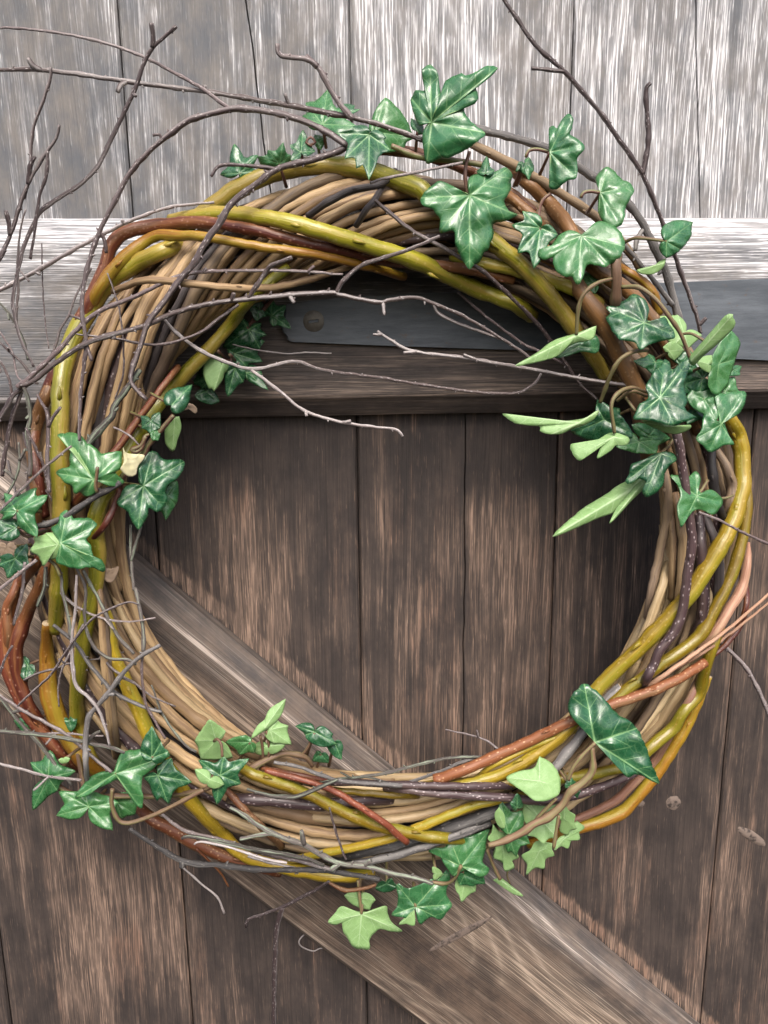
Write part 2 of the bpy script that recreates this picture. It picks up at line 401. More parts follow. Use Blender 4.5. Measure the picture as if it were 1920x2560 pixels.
M['orange'] = bark('orange_brown_willow_bark', (.135, .060, .020), (.215, .105, .035), (.13, .075, .04), .48, .45, .3, (.48, .33, .18))
M['tan'] = bark('old_tan_willow_bark', (.27, .175, .088), (.43, .300, .160), (.18, .112, .060), .58, .4)
M['straw'] = bark('straw_willow_bark', (.40, .29, .155), (.56, .43, .25), (.30, .21, .11), .5, .45)
M['brown'] = bark('grey_brown_willow_bark', (.11, .076, .053), (.20, .142, .096), (.24, .17, .10), .62, .4)
M['pink'] = bark('peeled_pink_bark', (.25, .12, .08), (.36, .20, .13), (.40, .27, .17), .5, .4)
M['peel'] = bark('peeled_pale_strip', (.36, .20, .125), (.48, .30, .20), None, .5, .4)
M['purple'] = bark('dark_purple_bark', (.028, .017, .019), (.060, .036, .038), (.075, .05, .045), .42, .5, .7, (.36, .30, .30))
M['black'] = bark('black_weathered_bark', (.020, .016, .016), (.055, .045, .044), (.12, .10, .10), .6, .4)
M['greybark'] = bark('smooth_grey_bark', (.060, .056, .055), (.13, .12, .115), (.20, .19, .18), .6, .4, .4, (.35, .33, .3))
M['twig'] = bark('birch_twig_bark', (.058, .040, .040), (.120, .088, .086), (.21, .18, .175), .5, .45, .75, (.45, .41, .40))
M['pale'] = bark('silvery_twig_bark', (.085, .060, .056), (.22, .185, .178), (.32, .29, .28), .55, .45, .6, (.6, .57, .55))
M['lichen'] = bark('lichen_covered_bark', (.055, .046, .042), (.105, .090, .083), None, .75, .3, .3, (.35, .36, .3), 1.0, (.20, .235, .175))
M['stem'] = bark('ivy_stem_bark', (.13, .075, .045), (.22, .135, .085), (.16, .15, .06), .55, .4)
M['petiole'] = bark('ivy_petiole_skin', (.15, .065, .05), (.23, .125, .085), (.20, .21, .08), .4, .5)
M['petg'] = bark('green_petiole_skin', (.20, .20, .07), (.34, .33, .16), None, .4, .5)
b = NB('cut_wood'); o_ = b.n.new('ShaderNodeTexCoord').outputs['Object']; b.base(b.mix(b.noise(o_, 900, 2), (.22, .16, .09), (.46, .36, .23)), .7, .3); M['cut'] = b.m

def leaf_mat(name, under):
    b = NB(name); rd = b.rand()
    vd = b.attr('vd', 'Fac'); vsx = b.attr('vs', 'Fac'); lc = b.attr('lc')
    lo = b.add(lc, b.comb(b.math('MULTIPLY', rd, 31), b.math('MULTIPLY', rd, 17), 0))
    wob = b.math('MULTIPLY', b.math('SUBTRACT', b.noise(lo, 7, 2), .5), .035)
    d = b.math('ABSOLUTE', b.math('ADD', vd, b.math('MULTIPLY', wob, .5)))
    wmain = b.math('SUBTRACT', .022, b.math('MULTIPLY', vsx, .012))
    main = b.math('SUBTRACT', 1, b.ramp(d, b.math('MULTIPLY', wmain, .25), wmain), clamp=True)
    q = b.math('SUBTRACT', b.math('ADD', vsx, b.math('MULTIPLY', wob, 1.4)), b.math('MULTIPLY', d, 1.05))
    sec = b.math('PINGPONG', b.math('MULTIPLY', q, 4.6), .5)
    sec = b.math('MULTIPLY', b.ramp(sec, .02, .06, 1, 0), b.ramp(d, .30, .08, 0, 1))
    cell = b.ramp(b.vor(lo, 9.5, 'DISTANCE_TO_EDGE'), .015, .06, 1, 0)
    cell2 = b.ramp(b.vor(lo, 24, 'DISTANCE_TO_EDGE'), .02, .10, 1, 0)
    vein = b.math('MAXIMUM', main, b.math('MULTIPLY', sec, .60))
    vein = b.math('MAXIMUM', vein, b.math('MULTIPLY', cell, .20))
    halo = b.ramp(d, .10, .0, 0, .22)
    n1 = b.noise(lo, 2.3, 3, .6); n2 = b.noise(lo, 14, 3, .6)
    if not under:
        tone = b.ramp(b.math('ADD', b.math('MULTIPLY', n1, .8), b.math('MULTIPLY', b.math('SUBTRACT', rd, .5), .5)), .2, .65)
        c = b.mix(tone, (.0075, .050, .020), (.034, .150, .055))
        c = b.mix(b.math('MULTIPLY', n2, .35), c, (.020, .110, .046))
        c = b.mix(b.math('MULTIPLY', b.ramp(rd, .45, 1.0), .5), c, (.055, .150, .030))
        c = b.mix(halo, c, (.070, .220, .095))
        c = b.mix(b.math('MULTIPLY', cell2, .12), c, (.09, .2, .09))
        c = b.mix(b.math('MULTIPLY', vein, .72), c, (.185, .335, .145))
        b.base(c, b.math('ADD', .16, b.math('MULTIPLY', n2, .26)), .6); b.put(b.b.inputs['Coat Weight'], b.ramp(b.noise(lo, 3.1, 2), (.50), .62, .0, .35)); b.put(b.b.inputs['Coat Roughness'], .12)
    else:
        c = b.mix(n1, (.150, .275, .090), (.250, .395, .165))
        c = b.mix(b.math('MULTIPLY', vein, .75), c, (.36, .50, .27)); c = b.mix(b.math('MULTIPLY', b.ramp(n2, .5, .75), .45), c, (.13, .25, .075))
        c = b.mix(b.math('MULTIPLY', cell2, .10), c, (.10, .19, .06))
        b.base(c, .48, .4)
    b.bump(b.math('ADD', b.math('MULTIPLY', vein, -.7 if not under else .7), b.math('MULTIPLY', n2, .4)), .30, .0007)
    tr = b.n.new('ShaderNodeBsdfTranslucent'); b.put(tr.inputs[0], (.10, .26, .05))
    mx = b.n.new('ShaderNodeMixShader'); mx.inputs[0].default_value = .12
    b.t.links.new(b.b.outputs[0], mx.inputs[1]); b.t.links.new(tr.outputs[0], mx.inputs[2]); b.t.links.new(mx.outputs[0], b.out.inputs[0])
    return b.m
M['leaf'] = leaf_mat('ivy_leaf_upper', False); M['under'] = leaf_mat('ivy_leaf_underside', True)
b = NB('withered_leaf'); o_ = b.n.new('ShaderNodeTexCoord').outputs['Object']; n1 = b.noise(o_, 160, 3)
b.base(b.mix(n1, (.36, .34, .17), (.62, .58, .40)), .6, .3); b.bump(n1, .3, .001); M['dry'] = b.m
b = NB('dead_leaf'); o_ = b.n.new('ShaderNodeTexCoord').outputs['Object']; n1 = b.noise(o_, 200, 3)
b.base(b.mix(n1, (.10, .065, .04), (.28, .21, .15)), .75, .3); b.bump(n1, .4, .001); M['dead'] = b.m

# ------------------------------------------------------------------ wreath geometry helpers
RC, RR, HT, HM, H0 = (965, 1297), (777, 746), 118.0, 27.0, 50.0
def ringd(x, y):
    e = math.hypot((x - RC[0]) / RR[0], (y - RC[1]) / RR[1]); return (e - 1) * 762
def ringh(x, y):
    d = abs(ringd(x, y)) / (HT * 1.12)
    return H0 + HM * math.sqrt(max(0, 1 - d * d))
def cr(p, n_per=None, step=9.0):
    """Catmull-Rom through tuples"""
    if len(p) == 2: p = [p[0], tuple((a + c) / 2 for a, c in zip(*p)), p[1]]
    out = []; q = [tuple(2 * a - c for a, c in zip(p[0], p[1]))] + list(p) + [tuple(2 * a - c for a, c in zip(p[-1], p[-2]))]
    for i in range(1, len(q) - 2):
        L = math.hypot(q[i + 1][0] - q[i][0], q[i + 1][1] - q[i][1]); n = n_per or max(2, int(L / step))
        for k in range(n):
            t = k / n; t2, t3 = t * t, t * t * t
            out.append(tuple(.5 * (2 * b_ + (c_ - a_) * t + (2 * a_ - 5 * b_ + 4 * c_ - d_) * t2 + (3 * b_ - a_ - 3 * c_ + d_) * t3) for a_, b_, c_, d_ in zip(q[i - 1], q[i], q[i + 1], q[i + 2])))
    out.append(p[-1]); return out
def tube_geo(G, pts, sides=9, knobs=.05, nodes=None, rough=.03, seed=0., wander=0.):
    """pts: (px, py, h, r_px); adds one closed tapering tube to the geometry dict G"""
    W = []; R_ = []
    for i, (x, y, h, r) in enumerate(pts):
        if wander: 
            x += wander * mnoise.noise(Vector((i * .35, seed, 1.7))); y += wander * mnoise.noise(Vector((i * .35, seed, 8.1)))
        p = P(x, y, h); W.append(p); R_.append(r * (CAM - p).length / FS)
    n = len(W); L = [0]
    for i in range(1, n): L.append(L[-1] + (W[i] - W[i - 1]).length)
    T0 = (W[1] - W[0]).normalized(); U = T0.orthogonal().normalized()
    base = len(G['v']); tot = max(L[-1], 1e-6)
    nd = []
    if nodes:
        s = nodes * (.4 + .6 * random.Random(seed).random())
        rr = random.Random(int(seed * 1000) + 5)
        while s < tot: nd.append(s); s += nodes * rr.uniform(.6, 1.5)
    for i in range(n):
        T = (W[min(i + 1, n - 1)] - W[max(i - 1, 0)]).normalized()
        U = (U - T * U.dot(T)).normalized(); Vv = T.cross(U)
        r = R_[i] * (1 + knobs * mnoise.noise(Vector((L[i] * 90, seed, 0))))
        for s in nd:
            dd = (L[i] - s) / (R_[i] * .8 + .0012); r += R_[i] * (.10 if sides > 9 else .22) * math.exp(-dd * dd)
        for k in range(sides):
            a = 2 * math.pi * k / sides
            rr_ = r * (1 + rough * mnoise.noise(Vector((math.cos(a) * 1.5, math.sin(a) * 1.5 + seed, L[i] * 120))))
            G['v'].append(W[i] + (U * math.cos(a) + Vv * math.sin(a)) * rr_); G['tc'].append((math.cos(a), math.sin(a), L[i]))
    for i in range(n - 1):
        for k in range(sides):
            a = base + i * sides + k; c = base + i * sides + (k + 1) % sides
            G['f'].append((a, c, c + sides, a + sides)); G['m'].append(0)
    for i, s in ((0, -1), (n - 1, 1)):
        c = len(G['v']); G['v'].append(W[i] + (W[i] - W[i - 1 if i else 1]).normalized() * R_[i] * .15); G['tc'].append((0, 0, L[i]))
        for k in range(sides):
            a = base + i * sides + k; d = base + i * sides + (k + 1) % sides
            G['f'].append((a, d, c) if s > 0 else (d, a, c)); G['m'].append(1)
    return W, R_, L
def newG(): return {'v': [], 'f': [], 'm': [], 'tc': []}
def finish(name, G, mat, parent, label=None, cap='cut'):
    o = mesh_obj(name, G['v'], G['f'], [M[mat], M[cap]], parent, True, {'tc': ('FLOAT_VECTOR', G['tc'])}, G['m'])
    if label: o['label'] = label
    return o
def spec(pts, r, lift, floor, hs=None):
    """pixels -> (px, py, h, r) with the height taken from the wreath's own bundle"""
    n = len(pts); rs = r if isinstance(r, (list, tuple)) else (r, r); out = []
    for i, p in enumerate(pts):
        t = i / (n - 1); q = t * (len(rs) - 1); j = min(int(q), len(rs) - 2); rr = rs[j] + (rs[j + 1] - rs[j]) * (q - j)
        if hs is not None:
            q = t * (len(hs) - 1); j = min(int(q), len(hs) - 2); h = hs[j] + (hs[j + 1] - hs[j]) * (q - j)
        else: h = max(floor, ringh(*p)) + rr * .215 + lift
        out.append((p[0], p[1], h, rr))
    return out

wreath = empty('willow_wreath', tuple(P(965, 2185, 45)), 'round wreath of twisted willow rods with birch twigs and green ivy', 'wreath')
LAB = {'olive': 'thick olive green willow rod', 'gold': 'glossy golden yellow willow rod', 'amber': 'amber willow rod', 'red': 'dark red willow rod', 'rust': 'rust coloured willow rod',
       'orange': 'orange brown willow rod', 'purple': 'dark purple rod with pale specks', 'pink': 'partly peeled pinkish rod', 'peel': 'pale peeled strip of bark', 'greybark': 'grey barked rod',
       'black': 'blackened rod', 'twig': None, 'pale': 'thin silvery grey twig', 'lichen': 'grey green lichen covered twig'}
_n = [0]
def rod(mat, r, pts, lift=0, floor=50, hs=None, nodes=.055, name='willow_rod', sink=(9, 9)):
    _n[0] += 1; G = newG(); sp_ = spec(pts, r, lift, floor, hs)
    for i, q in ((0, sink[0]), (-1, sink[1])): sp_[i] = (sp_[i][0], sp_[i][1], sp_[i][2] - q, sp_[i][3])
    full = cr(sp_); tube_geo(G, full, 12, .09, nodes, .05, _n[0] * 1.37, 2.2)
    rr = random.Random(_n[0] + 400); k = rr.randint(5, 14)
    while k < len(full) - 4:                       # flattened buds on their leaf scars
        x, y, h, r0 = full[k]; tx, ty = full[k + 1][0] - x, full[k + 1][1] - y; l = math.hypot(tx, ty) + 1e-6; tx /= l; ty /= l; sd = rr.uniform(-.9, .9)
        nx, ny, dh = -ty * sd, tx * sd, math.sqrt(1 - sd * sd) * .215
        tube_geo(G, [(x + nx * r0 * .8, y + ny * r0 * .8, h + dh * r0 * .8, r0 * .30), (x + nx * r0 * 1.0 + tx * r0 * .7, y + ny * r0 * 1.0 + ty * r0 * .7, h + dh * r0 * 1.0, r0 * .26), (x + nx * r0 * 1.0 + tx * r0 * 1.7, y + ny * r0 * 1.0 + ty * r0 * 1.7, h + dh * r0 * 1.0, r0 * .06)], 6, .1, None, .1, k)
        k += rr.randint(14, 30)
    return finish(name, G, mat, wreath, LAB.get(mat))
def twig(mat, r, pts, lift=6, floor=80, hs=None, side=(), buds=True, nodes=.018, sinkend=0):
    """a woody twig with swollen nodes, buds and its own side shoots"""
    _n[0] += 1; G = newG(); seed = _n[0] * 1.37; rr = random.Random(_n[0])
    sp0 = spec(pts, r, lift, floor, hs); sp0[-1] = (sp0[-1][0], sp0[-1][1], sp0[-1][2] - sinkend, sp0[-1][3])
    sp_ = [(x, y, h, q * .76) for x, y, h, q in cr(sp0, step=7)]
    W, R_, L = tube_geo(G, sp_, 8, .16, nodes, .10, seed, 1.5)
    for sidepts, sr, hh in side:
        x0, y0 = sidepts[0]; j = min(range(len(sp_)), key=lambda q: (sp_[q][0] - x0) ** 2 + (sp_[q][1] - y0) ** 2)
        sp2 = [(sp_[j][0], sp_[j][1], sp_[j][2], sr)] + [(x, y, sp_[j][2] + hh * (i + 1) / len(sidepts), sr * (1 - .35 * (i + 1) / len(sidepts))) for i, (x, y) in enumerate(sidepts[1:])]
        tube_geo(G, cr(sp2, step=6), 7, .2, .01, .12, seed + 3, 1)
    if buds and len(sp_) > 12:
        k = rr.randint(4, 9)
        while k < len(sp_) - 2:
            x, y, h, r0 = sp_[k]; tx, ty = sp_[k + 1][0] - x, sp_[k + 1][1] - y; l = math.hypot(tx, ty) + 1e-6; s = rr.choice((-1, 1))
            nx, ny = (tx * .5 - ty * s) / l, (ty * .5 + tx * s) / l; ln = r0 * rr.uniform(1.3, 2.4)
            tube_geo(G, [(x, y, h, r0 * .55), (x + nx * ln * .6, y + ny * ln * .6, h + rr.uniform(-.4, .8), r0 * .55), (x + nx * ln, y + ny * ln, h + rr.uniform(-.4, 1), r0 * .22)], 6, .1, None, .1, seed)
            k += rr.randint(7, 15)
    return finish('twig', G, mat, wreath, LAB.get(mat), cap=mat)

# ------------------------------------------------------------------ the bundle of old rods inside the ring
def twist(th):
    """accumulated turn of the bundle (radians) at clockwise screen angle th (degrees)"""
    out = 0; t = 0
    while t < th:
        q = t % 360; rate = -.65 - 2.3 * math.exp(-((q - 240) / 42.0) ** 4); out += rate * math.radians(2); t += 2
    return out
TW = [twist(t) for t in range(0, 801, 4)]
def twl(t): i = min(int(t / 4), len(TW) - 2); return TW[i] + (TW[i + 1] - TW[i]) * (t / 4 - i)
crand = random.Random(21)
NSH = 22
for i in range(108):
    shell = i < 88
    if shell:
        phi0 = 2 * math.pi * (i % NSH) / NSH + crand.uniform(-.10, .10); rho0 = crand.uniform(.70, .95)
        start = (i // NSH) * 90 + crand.uniform(-28, 28); span = crand.uniform(105, 150); r = crand.uniform(9.5, 15.5)
    else:
        phi0 = crand.uniform(0, 6.28); rho0 = crand.uniform(.15, .55); start = crand.uniform(0, 360); span = 200; r = crand.uniform(13, 18)
    start %= 360; pts = []
    for k in range(int(span / 5) + 1):
        th = start + 5 * k; a = math.radians(th); ph = phi0 + twl(th)
        rho = rho0 * (1 + .13 * mnoise.noise(Vector((k * .22, i * 3.1, 0)))); ph += .22 * mnoise.noise(Vector((k * .16, i * 5.7, 3)))
        thick = 1.0 - .18 * max(0, math.cos(a - math.radians(20))) 
        off = HT * rho * math.cos(ph) * thick
        x = RC[0] + (RR[0] + off) * math.cos(a) + 3 * mnoise.noise(Vector((k * .25, i, 5))); y = RC[1] + (RR[1] + off) * math.sin(a)
        ends = min(1, (k + .5) / 4, (int(span / 5) - k + .5) / 4)
        pts.append((x, y, H0 + HM * rho * math.sin(ph) * (.55 + .45 * ends), r * (.75 + .25 * ends) * (1.05 - .25 * k * 5 / span)))
    mid = (start + span / 2) % 360
    if mid < 45 or mid > 315: mats = ['brown', 'brown', 'tan', 'brown', 'purple', 'tan']
    elif mid < 58: mats = ['brown', 'tan', 'straw', 'brown']
    elif mid < 108: mats = ['straw', 'straw', 'straw', 'tan']
    elif mid < 200: mats = ['tan', 'brown', 'tan', 'brown', 'purple']
    else: mats = ['tan', 'tan', 'tan', 'brown', 'tan', 'black']
    if not shell: mats = ['brown', 'black', 'purple']  # dark barks put the shade of the gaps into the inner rods' colour
    G = newG(); tube_geo(G, cr(pts, step=10), 10, .14, .040, .08, i * 2.11, 2.5)
    finish('willow_rod', G, crand.choice(mats), wreath)

# ------------------------------------------------------------------ the coloured rods wound round it
rod('olive', (17, 20, 21, 20, 20, 18), path('T', [(480, 600), (500, 300), (515, 140)], 'S', [(530, 800), (515, 400), (520, 0)], 'C', [(262, 800), (300, 640), (380, 480), (480, 345), (600, 270), (700, 222), (790, 190)]), lift=2, sink=(9, 16))
rod('olive', (17, 20, 21, 20, 20, 18), path('O', [(440, 590)], 'P', [(40, 1070), (300, 890), (600, 770), (900, 722), (1250, 748), (1659, 885)], 'B', [(190, 845)], 'D', [(330, 60), (470, 180), (620, 305), (760, 470), (850, 600), (960, 760)]), lift=2)
rod('amber', (9, 19, 21, 20, 16), path('T', [(398, 545), (405, 800), (420, 1080), (480, 1330), (600, 1540), (740, 1740)], 'O', [(260, 1940)]), lift=5, sink=(0, 9))
rod('gold', (14, 16, 17, 16, 15, 15, 13), path('T', [(900, 450), (950, 600), (975, 800), (1060, 1000), (1130, 1150), (1200, 1300), (1270, 1470)], 'O', [(400, 1890), (440, 1950), (463, 1984), (510, 2040), (555, 2085), (600, 2130), (660, 2155), (712, 2168), (800, 2186), (868, 2190), (930, 2178)]), lift=2)
rod('olive', (13, 16, 19, 19, 17, 15), path('O', [(720, 670), (665, 712)], 'C', [(1060, 450), (1000, 530), (900, 648), (800, 752), (700, 865), (600, 1000)], 'S', [(1060, 400), (960, 600), (880, 720), (825, 900), (845, 1200)], 'T', [(830, 180), (770, 450), (720, 700), (690, 950), (665, 1200), (675, 1400), (710, 1560), (790, 1720), (860, 1830)]), lift=1)
rod('red', (12, 14, 15, 14, 12), path('O', [(112, 1290), (97, 1200), (84, 1117), (92, 1049), (117, 981), (160, 890), (195, 810), (230, 740), (258, 680)], 'C', [(480, 205), (540, 142), (700, 108), (900, 97), (1100, 130), (1300, 180), (1500, 222), (1659, 262)], 'D', [(300, 290), (560, 345)]), lift=6)
rod('orange', (13, 15, 15, 13), path('S', [(330, 1000), (320, 640), (285, 350), (290, 160), (330, 0)], 'L', [(440, 1700), (540, 1440)]), lift=6)
rod('olive', (11, 17, 20, 20, 19, 17), path('O', [(425, 548), (480, 540), (579, 534), (694, 550), (810, 580), (960, 626), (1047, 655), (1134, 697), (1209, 731), (1284, 760), (1330, 790)]), lift=9)
rod('amber', (14, 15, 13, 11, 11, 10), path('C', [(380, 480), (420, 400), (480, 310), (560, 230)], 'O', [(382, 593), (450, 589), (521, 594), (665, 619), (810, 640), (926, 668), (1010, 692)]), lift=9)
rod('olive', 15, path('D', [(300, 240), (380, 265), (600, 310), (830, 390), (930, 450)]), lift=0)
rod('orange', (14, 17, 17, 15, 13), path('O', [(1280, 420), (1325, 463), (1375, 510), (1420, 568), (1467, 650), (1520, 693), (1570, 728), (1622, 785), (1655, 835), (1690, 905), (1722, 985), (1745, 1080)]), lift=3)
rod('orange', (12, 12), path('Q', [(640, 880), (760, 975), (870, 1065), (950, 1140), (1010, 1240)]), lift=4)
rod('orange', (18, 22, 22, 18), path('O', [(1425, 690), (1463, 743), (1510, 808), (1544, 876), (1573, 934), (1592, 985), (1606, 1060), (1622, 1150)]), lift=4)
rod('gold', (15, 18, 19, 19, 18, 17, 15, 12), path('O', [(1780, 985)], 'X', [(1060, 190), (1120, 300), (1152, 500), (1140, 700), (1090, 880), (1000, 1060), (880, 1260), (790, 1395), (730, 1465), (640, 1560), (460, 1750), (300, 1900), (150, 2050)], 'O', [(1440, 1795), (1387, 1850), (1310, 1905), (1225, 1945), (1130, 1966), (1000, 1976)]), lift=8)
rod('gold', (11, 13, 14, 14, 12), path('X', [(1150, 560), (1180, 760), (1152, 1000), (1080, 1250), (960, 1500), (850, 1690), (680, 1820), (500, 1950), (350, 2060)], 'O', [(1520, 1770), (1480, 1800)]), lift=9)
rod('purple', 11, path('X', [(640, 100), (700, 300), (740, 560), (785, 880), (802, 1050), (770, 1250), (745, 1450), (700, 1620), (590, 1770), (530, 1900), (490, 1975), (450, 2040)]), lift=18, sink=(9, 20))
rod('pink', (3, 10, 12, 12, 9), path('X', [(1196, 1040), (1185, 1180), (1150, 1350), (1060, 1500), (960, 1660), (840, 1760)]), lift=4)
rod('red', (6, 7, 5), path('X', [(1170, 1330), (1178, 1470), (1130, 1620), (1030, 1750), (900, 1850)]), lift=9)
rod('peel', (3, 3.8, 5, 6), path('X', [(1345, 1385), (1180, 1530), (1000, 1680), (850, 1785), (600, 1965), (420, 2080)]), lift=14)
rod('peel', (2.2, 3.5, 4.5), path('X', [(1345, 1445), (1200, 1560), (1050, 1680), (880, 1800), (700, 1915)]), lift=12)
rod('rust', (11, 12, 13, 13, 14), path('X', [(890, 1870), (700, 1985), (500, 2075), (250, 2160)], 'W', [(1150, 310), (1000, 372), (770, 482), (500, 605), (300, 692), (120, 755)]), lift=14, sink=(1, 4))
rod('gold', (4, 7, 7, 6), path('W', [(1060, 430), (900, 480), (700, 560), (500, 660), (380, 745)]), lift=12)
rod('gold', (12, 13, 14, 13, 12, 10), path('X', [(1010, 1560), (960, 1720), (905, 1870), (850, 2080), (740, 2212)], 'W', [(1659, 420), (1520, 540), (1420, 630), (1300, 680), (1100, 722), (930, 745), (600, 770)], 'O', [(1180, 1955), (1076, 1962), (980, 1972)]), lift=6)
rod('amber', (10, 13, 14, 12), path('O', [(1770, 1690), (1735, 1780), (1690, 1860), (1640, 1935), (1599, 1984), (1561, 2026), (1503, 2053), (1457, 2066), (1400, 2085), (1320, 2110)]), lift=3)
rod('pink', (8, 10, 10, 8), path('O', [(1750, 1690), (1720, 1755), (1680, 1825), (1640, 1895), (1580, 1961), (1541, 1999), (1484, 2030), (1441, 2046), (1380, 2065)]), lift=4)
rod('gold', (13, 14, 14, 14, 13), path('O', [(600, 1918), (625, 1933), (705, 1960), (769, 1985), (853, 2027), (938, 2061), (1001, 2078), (1064, 2090), (1115, 2096), (1175, 2098)]), lift=8)
rod('gold', (9, 10, 11, 10), path('O', [(700, 2150), (752, 2145), (811, 2133), (895, 2116), (980, 2095), (1047, 2069), (1106, 2044), (1170, 2019), (1224, 2004), (1330, 1985)]), lift=6)
rod('gold', 8, path('V', [(520, 290), (590, 300), (750, 315), (950, 328), (1050, 330)]), lift=4)
rod('red', (7, 8, 8), path('V', [(150, 180), (350, 230), (550, 300), (700, 390), (850, 490), (990, 610)]), lift=15, nodes=.03, sink=(6, 1))
rod('red', (6, 7, 6), path('V', [(120, 165), (300, 200), (480, 235), (640, 250)]), lift=11, nodes=.03)
rod('purple', (8, 9, 9), path('V', [(530, 250), (800, 258), (1000, 268), (1300, 275), (1610, 268)]), lift=16)
rod('purple', (8, 10, 10, 9), path('V', [(860, 285), (980, 296), (1100, 310), (1350, 330), (1620, 345)], 'O', [(1350, 2003), (1430, 1990), (1500, 1968), (1565, 1943), (1620, 1905)]), lift=14)
rod('purple', (12, 14, 12), path('V', [(-60, 345), (0, 350), (250, 362), (450, 385), (700, 362), (900, 350)]), lift=2)
rod('greybark', (8, 9, 9), path('V', [(640, 735), (700, 730), (900, 690), (1100, 630), (1250, 580), (1480, 490)]), lift=10)
rod('greybark', (12, 17, 15), path('O', [(820, 2150), (900, 2128), (1040, 2095), (1170, 2055), (1265, 2015), (1340, 1985)]), lift=-2)
rod('greybark', (11, 12, 12), path('W', [(1330, 150), (1240, 222), (1140, 360), (1050, 490), (960, 600), (880, 690), (800, 760)]), lift=8, sink=(0, 6))
rod('red', (10, 13, 15, 14, 12), path('S', [(420, 1100), (330, 1220)], 'T', [(300, 50), (180, 200), (90, 400), (42, 640), (50, 850), (92, 1020), (170, 1200), (280, 1380), (400, 1530), (540, 1680), (680, 1800)]), lift=4)
rod('red', (9, 13, 16, 14, 12), path('S', [(460, 1160)], 'T', [(390, 80), (320, 280), (230, 480), (150, 700), (138, 900), (178, 1080), (260, 1280), (400, 1480)]), lift=8)
rod('rust', (9, 11, 11), path('T', [(200, 60), (120, 280), (60, 420), (75, 640), (70, 800)]), lift=9)
rod('red', (6, 8, 8, 6), path('S', [(1040, 560), (1030, 640), (990, 780), (900, 950), (780, 1090)]), lift=13)
rod('red', (8, 9, 9), path('C', [(770, 720), (700, 810), (600, 945), (500, 1080)], 'S', [(900, 400), (780, 600), (640, 760)]), lift=6)
rod('tan', (7, 9, 9, 8), path('T', [(820, 120), (870, 350), (882, 600), (905, 900), (930, 1200), (960, 1450), (1000, 1700)]), lift=8)
rod('brown', (6, 8, 8, 7), path('T', [(870, 240), (905, 450), (925, 700), (945, 950), (970, 1200), (995, 1450), (1020, 1650)]), lift=7)
rod('rust', (8, 9, 8), path('G', [(960, 800), (1080, 930), (1160, 1010), (1215, 1065)]), lift=10)
rod('rust', (12, 15, 14, 12), path('O', [(350, 2020), (376, 2045), (440, 2080), (521, 2123), (600, 2155), (700, 2180)]), lift=2)
rod('tan', (7, 9, 9, 8, 6), path('C', [(490, 395), (600, 352), (700, 346), (850, 365), (1050, 382), (1200, 375), (1330, 345), (1450, 308), (1560, 270)]), lift=12, nodes=.03)
rod('black', (7, 9, 8), path('P', [(1500, 760), (1390, 860), (1150, 915), (980, 1000), (830, 1106)]), lift=6)
rod('black', (7, 8, 7), path('P', [(1400, 880), (1340, 980), (1270, 1070), (1200, 1180)]), lift=8)
rod('rust', (9, 12, 11, 9), path('O', [(900, 380), (960, 376), (1060, 388), (1163, 424), (1260, 470), (1340, 530)]), lift=4)
rod('rust', (7, 9, 8), path('Q', [(-60, 640), (60, 650), (250, 720), (480, 790), (620, 840)]), lift=7)
rod('brown', (9, 11, 10, 9), path('Q', [(480, 600), (560, 640), (800, 760), (1000, 880), (1350, 1110)], 'O', [(1550, 600), (1600, 670)]), lift=6)
rod('amber', (8, 10, 10), path('N', [(690, 420), (760, 470), (850, 530), (920, 610), (950, 740)]), lift=4)
rod('brown', (9, 12, 11), path('X', [(960, 380), (1040, 520), (1080, 650), (1060, 780), (1020, 900)]), lift=3)
rod('black', (10, 11, 9), path('X', [(930, 330), (940, 520), (960, 680), (1000, 820), (1050, 950)]), lift=6)
rod('purple', (12, 14, 13), path('X', [(850, 850), (860, 1050), (880, 1300), (870, 1560), (800, 1720)]), lift=5)
rod('black', (9, 11, 10), path('X', [(880, 850), (940, 960), (985, 1150), (985, 1400), (940, 1560)]), lift=4)
rod('brown', (9, 11, 10, 9), path('X', [(590, 480), (630, 640), (630, 850), (590, 1060), (560, 1200), (515, 1400), (490, 1560)]), lift=3)
rod('tan', 8, path('X', [(640, 780), (665, 950), (665, 1200), (655, 1430)]), lift=5)
rod('straw', (9, 11, 11, 9), path('X', [(640, 1180), (590, 1360), (520, 1560), (440, 1760), (400, 1900), (340, 2030)]), lift=4)
rod('tan', (10, 11, 10), path('X', [(680, 700), (730, 950), (735, 1150), (720, 1350), (690, 1600)]), lift=4)

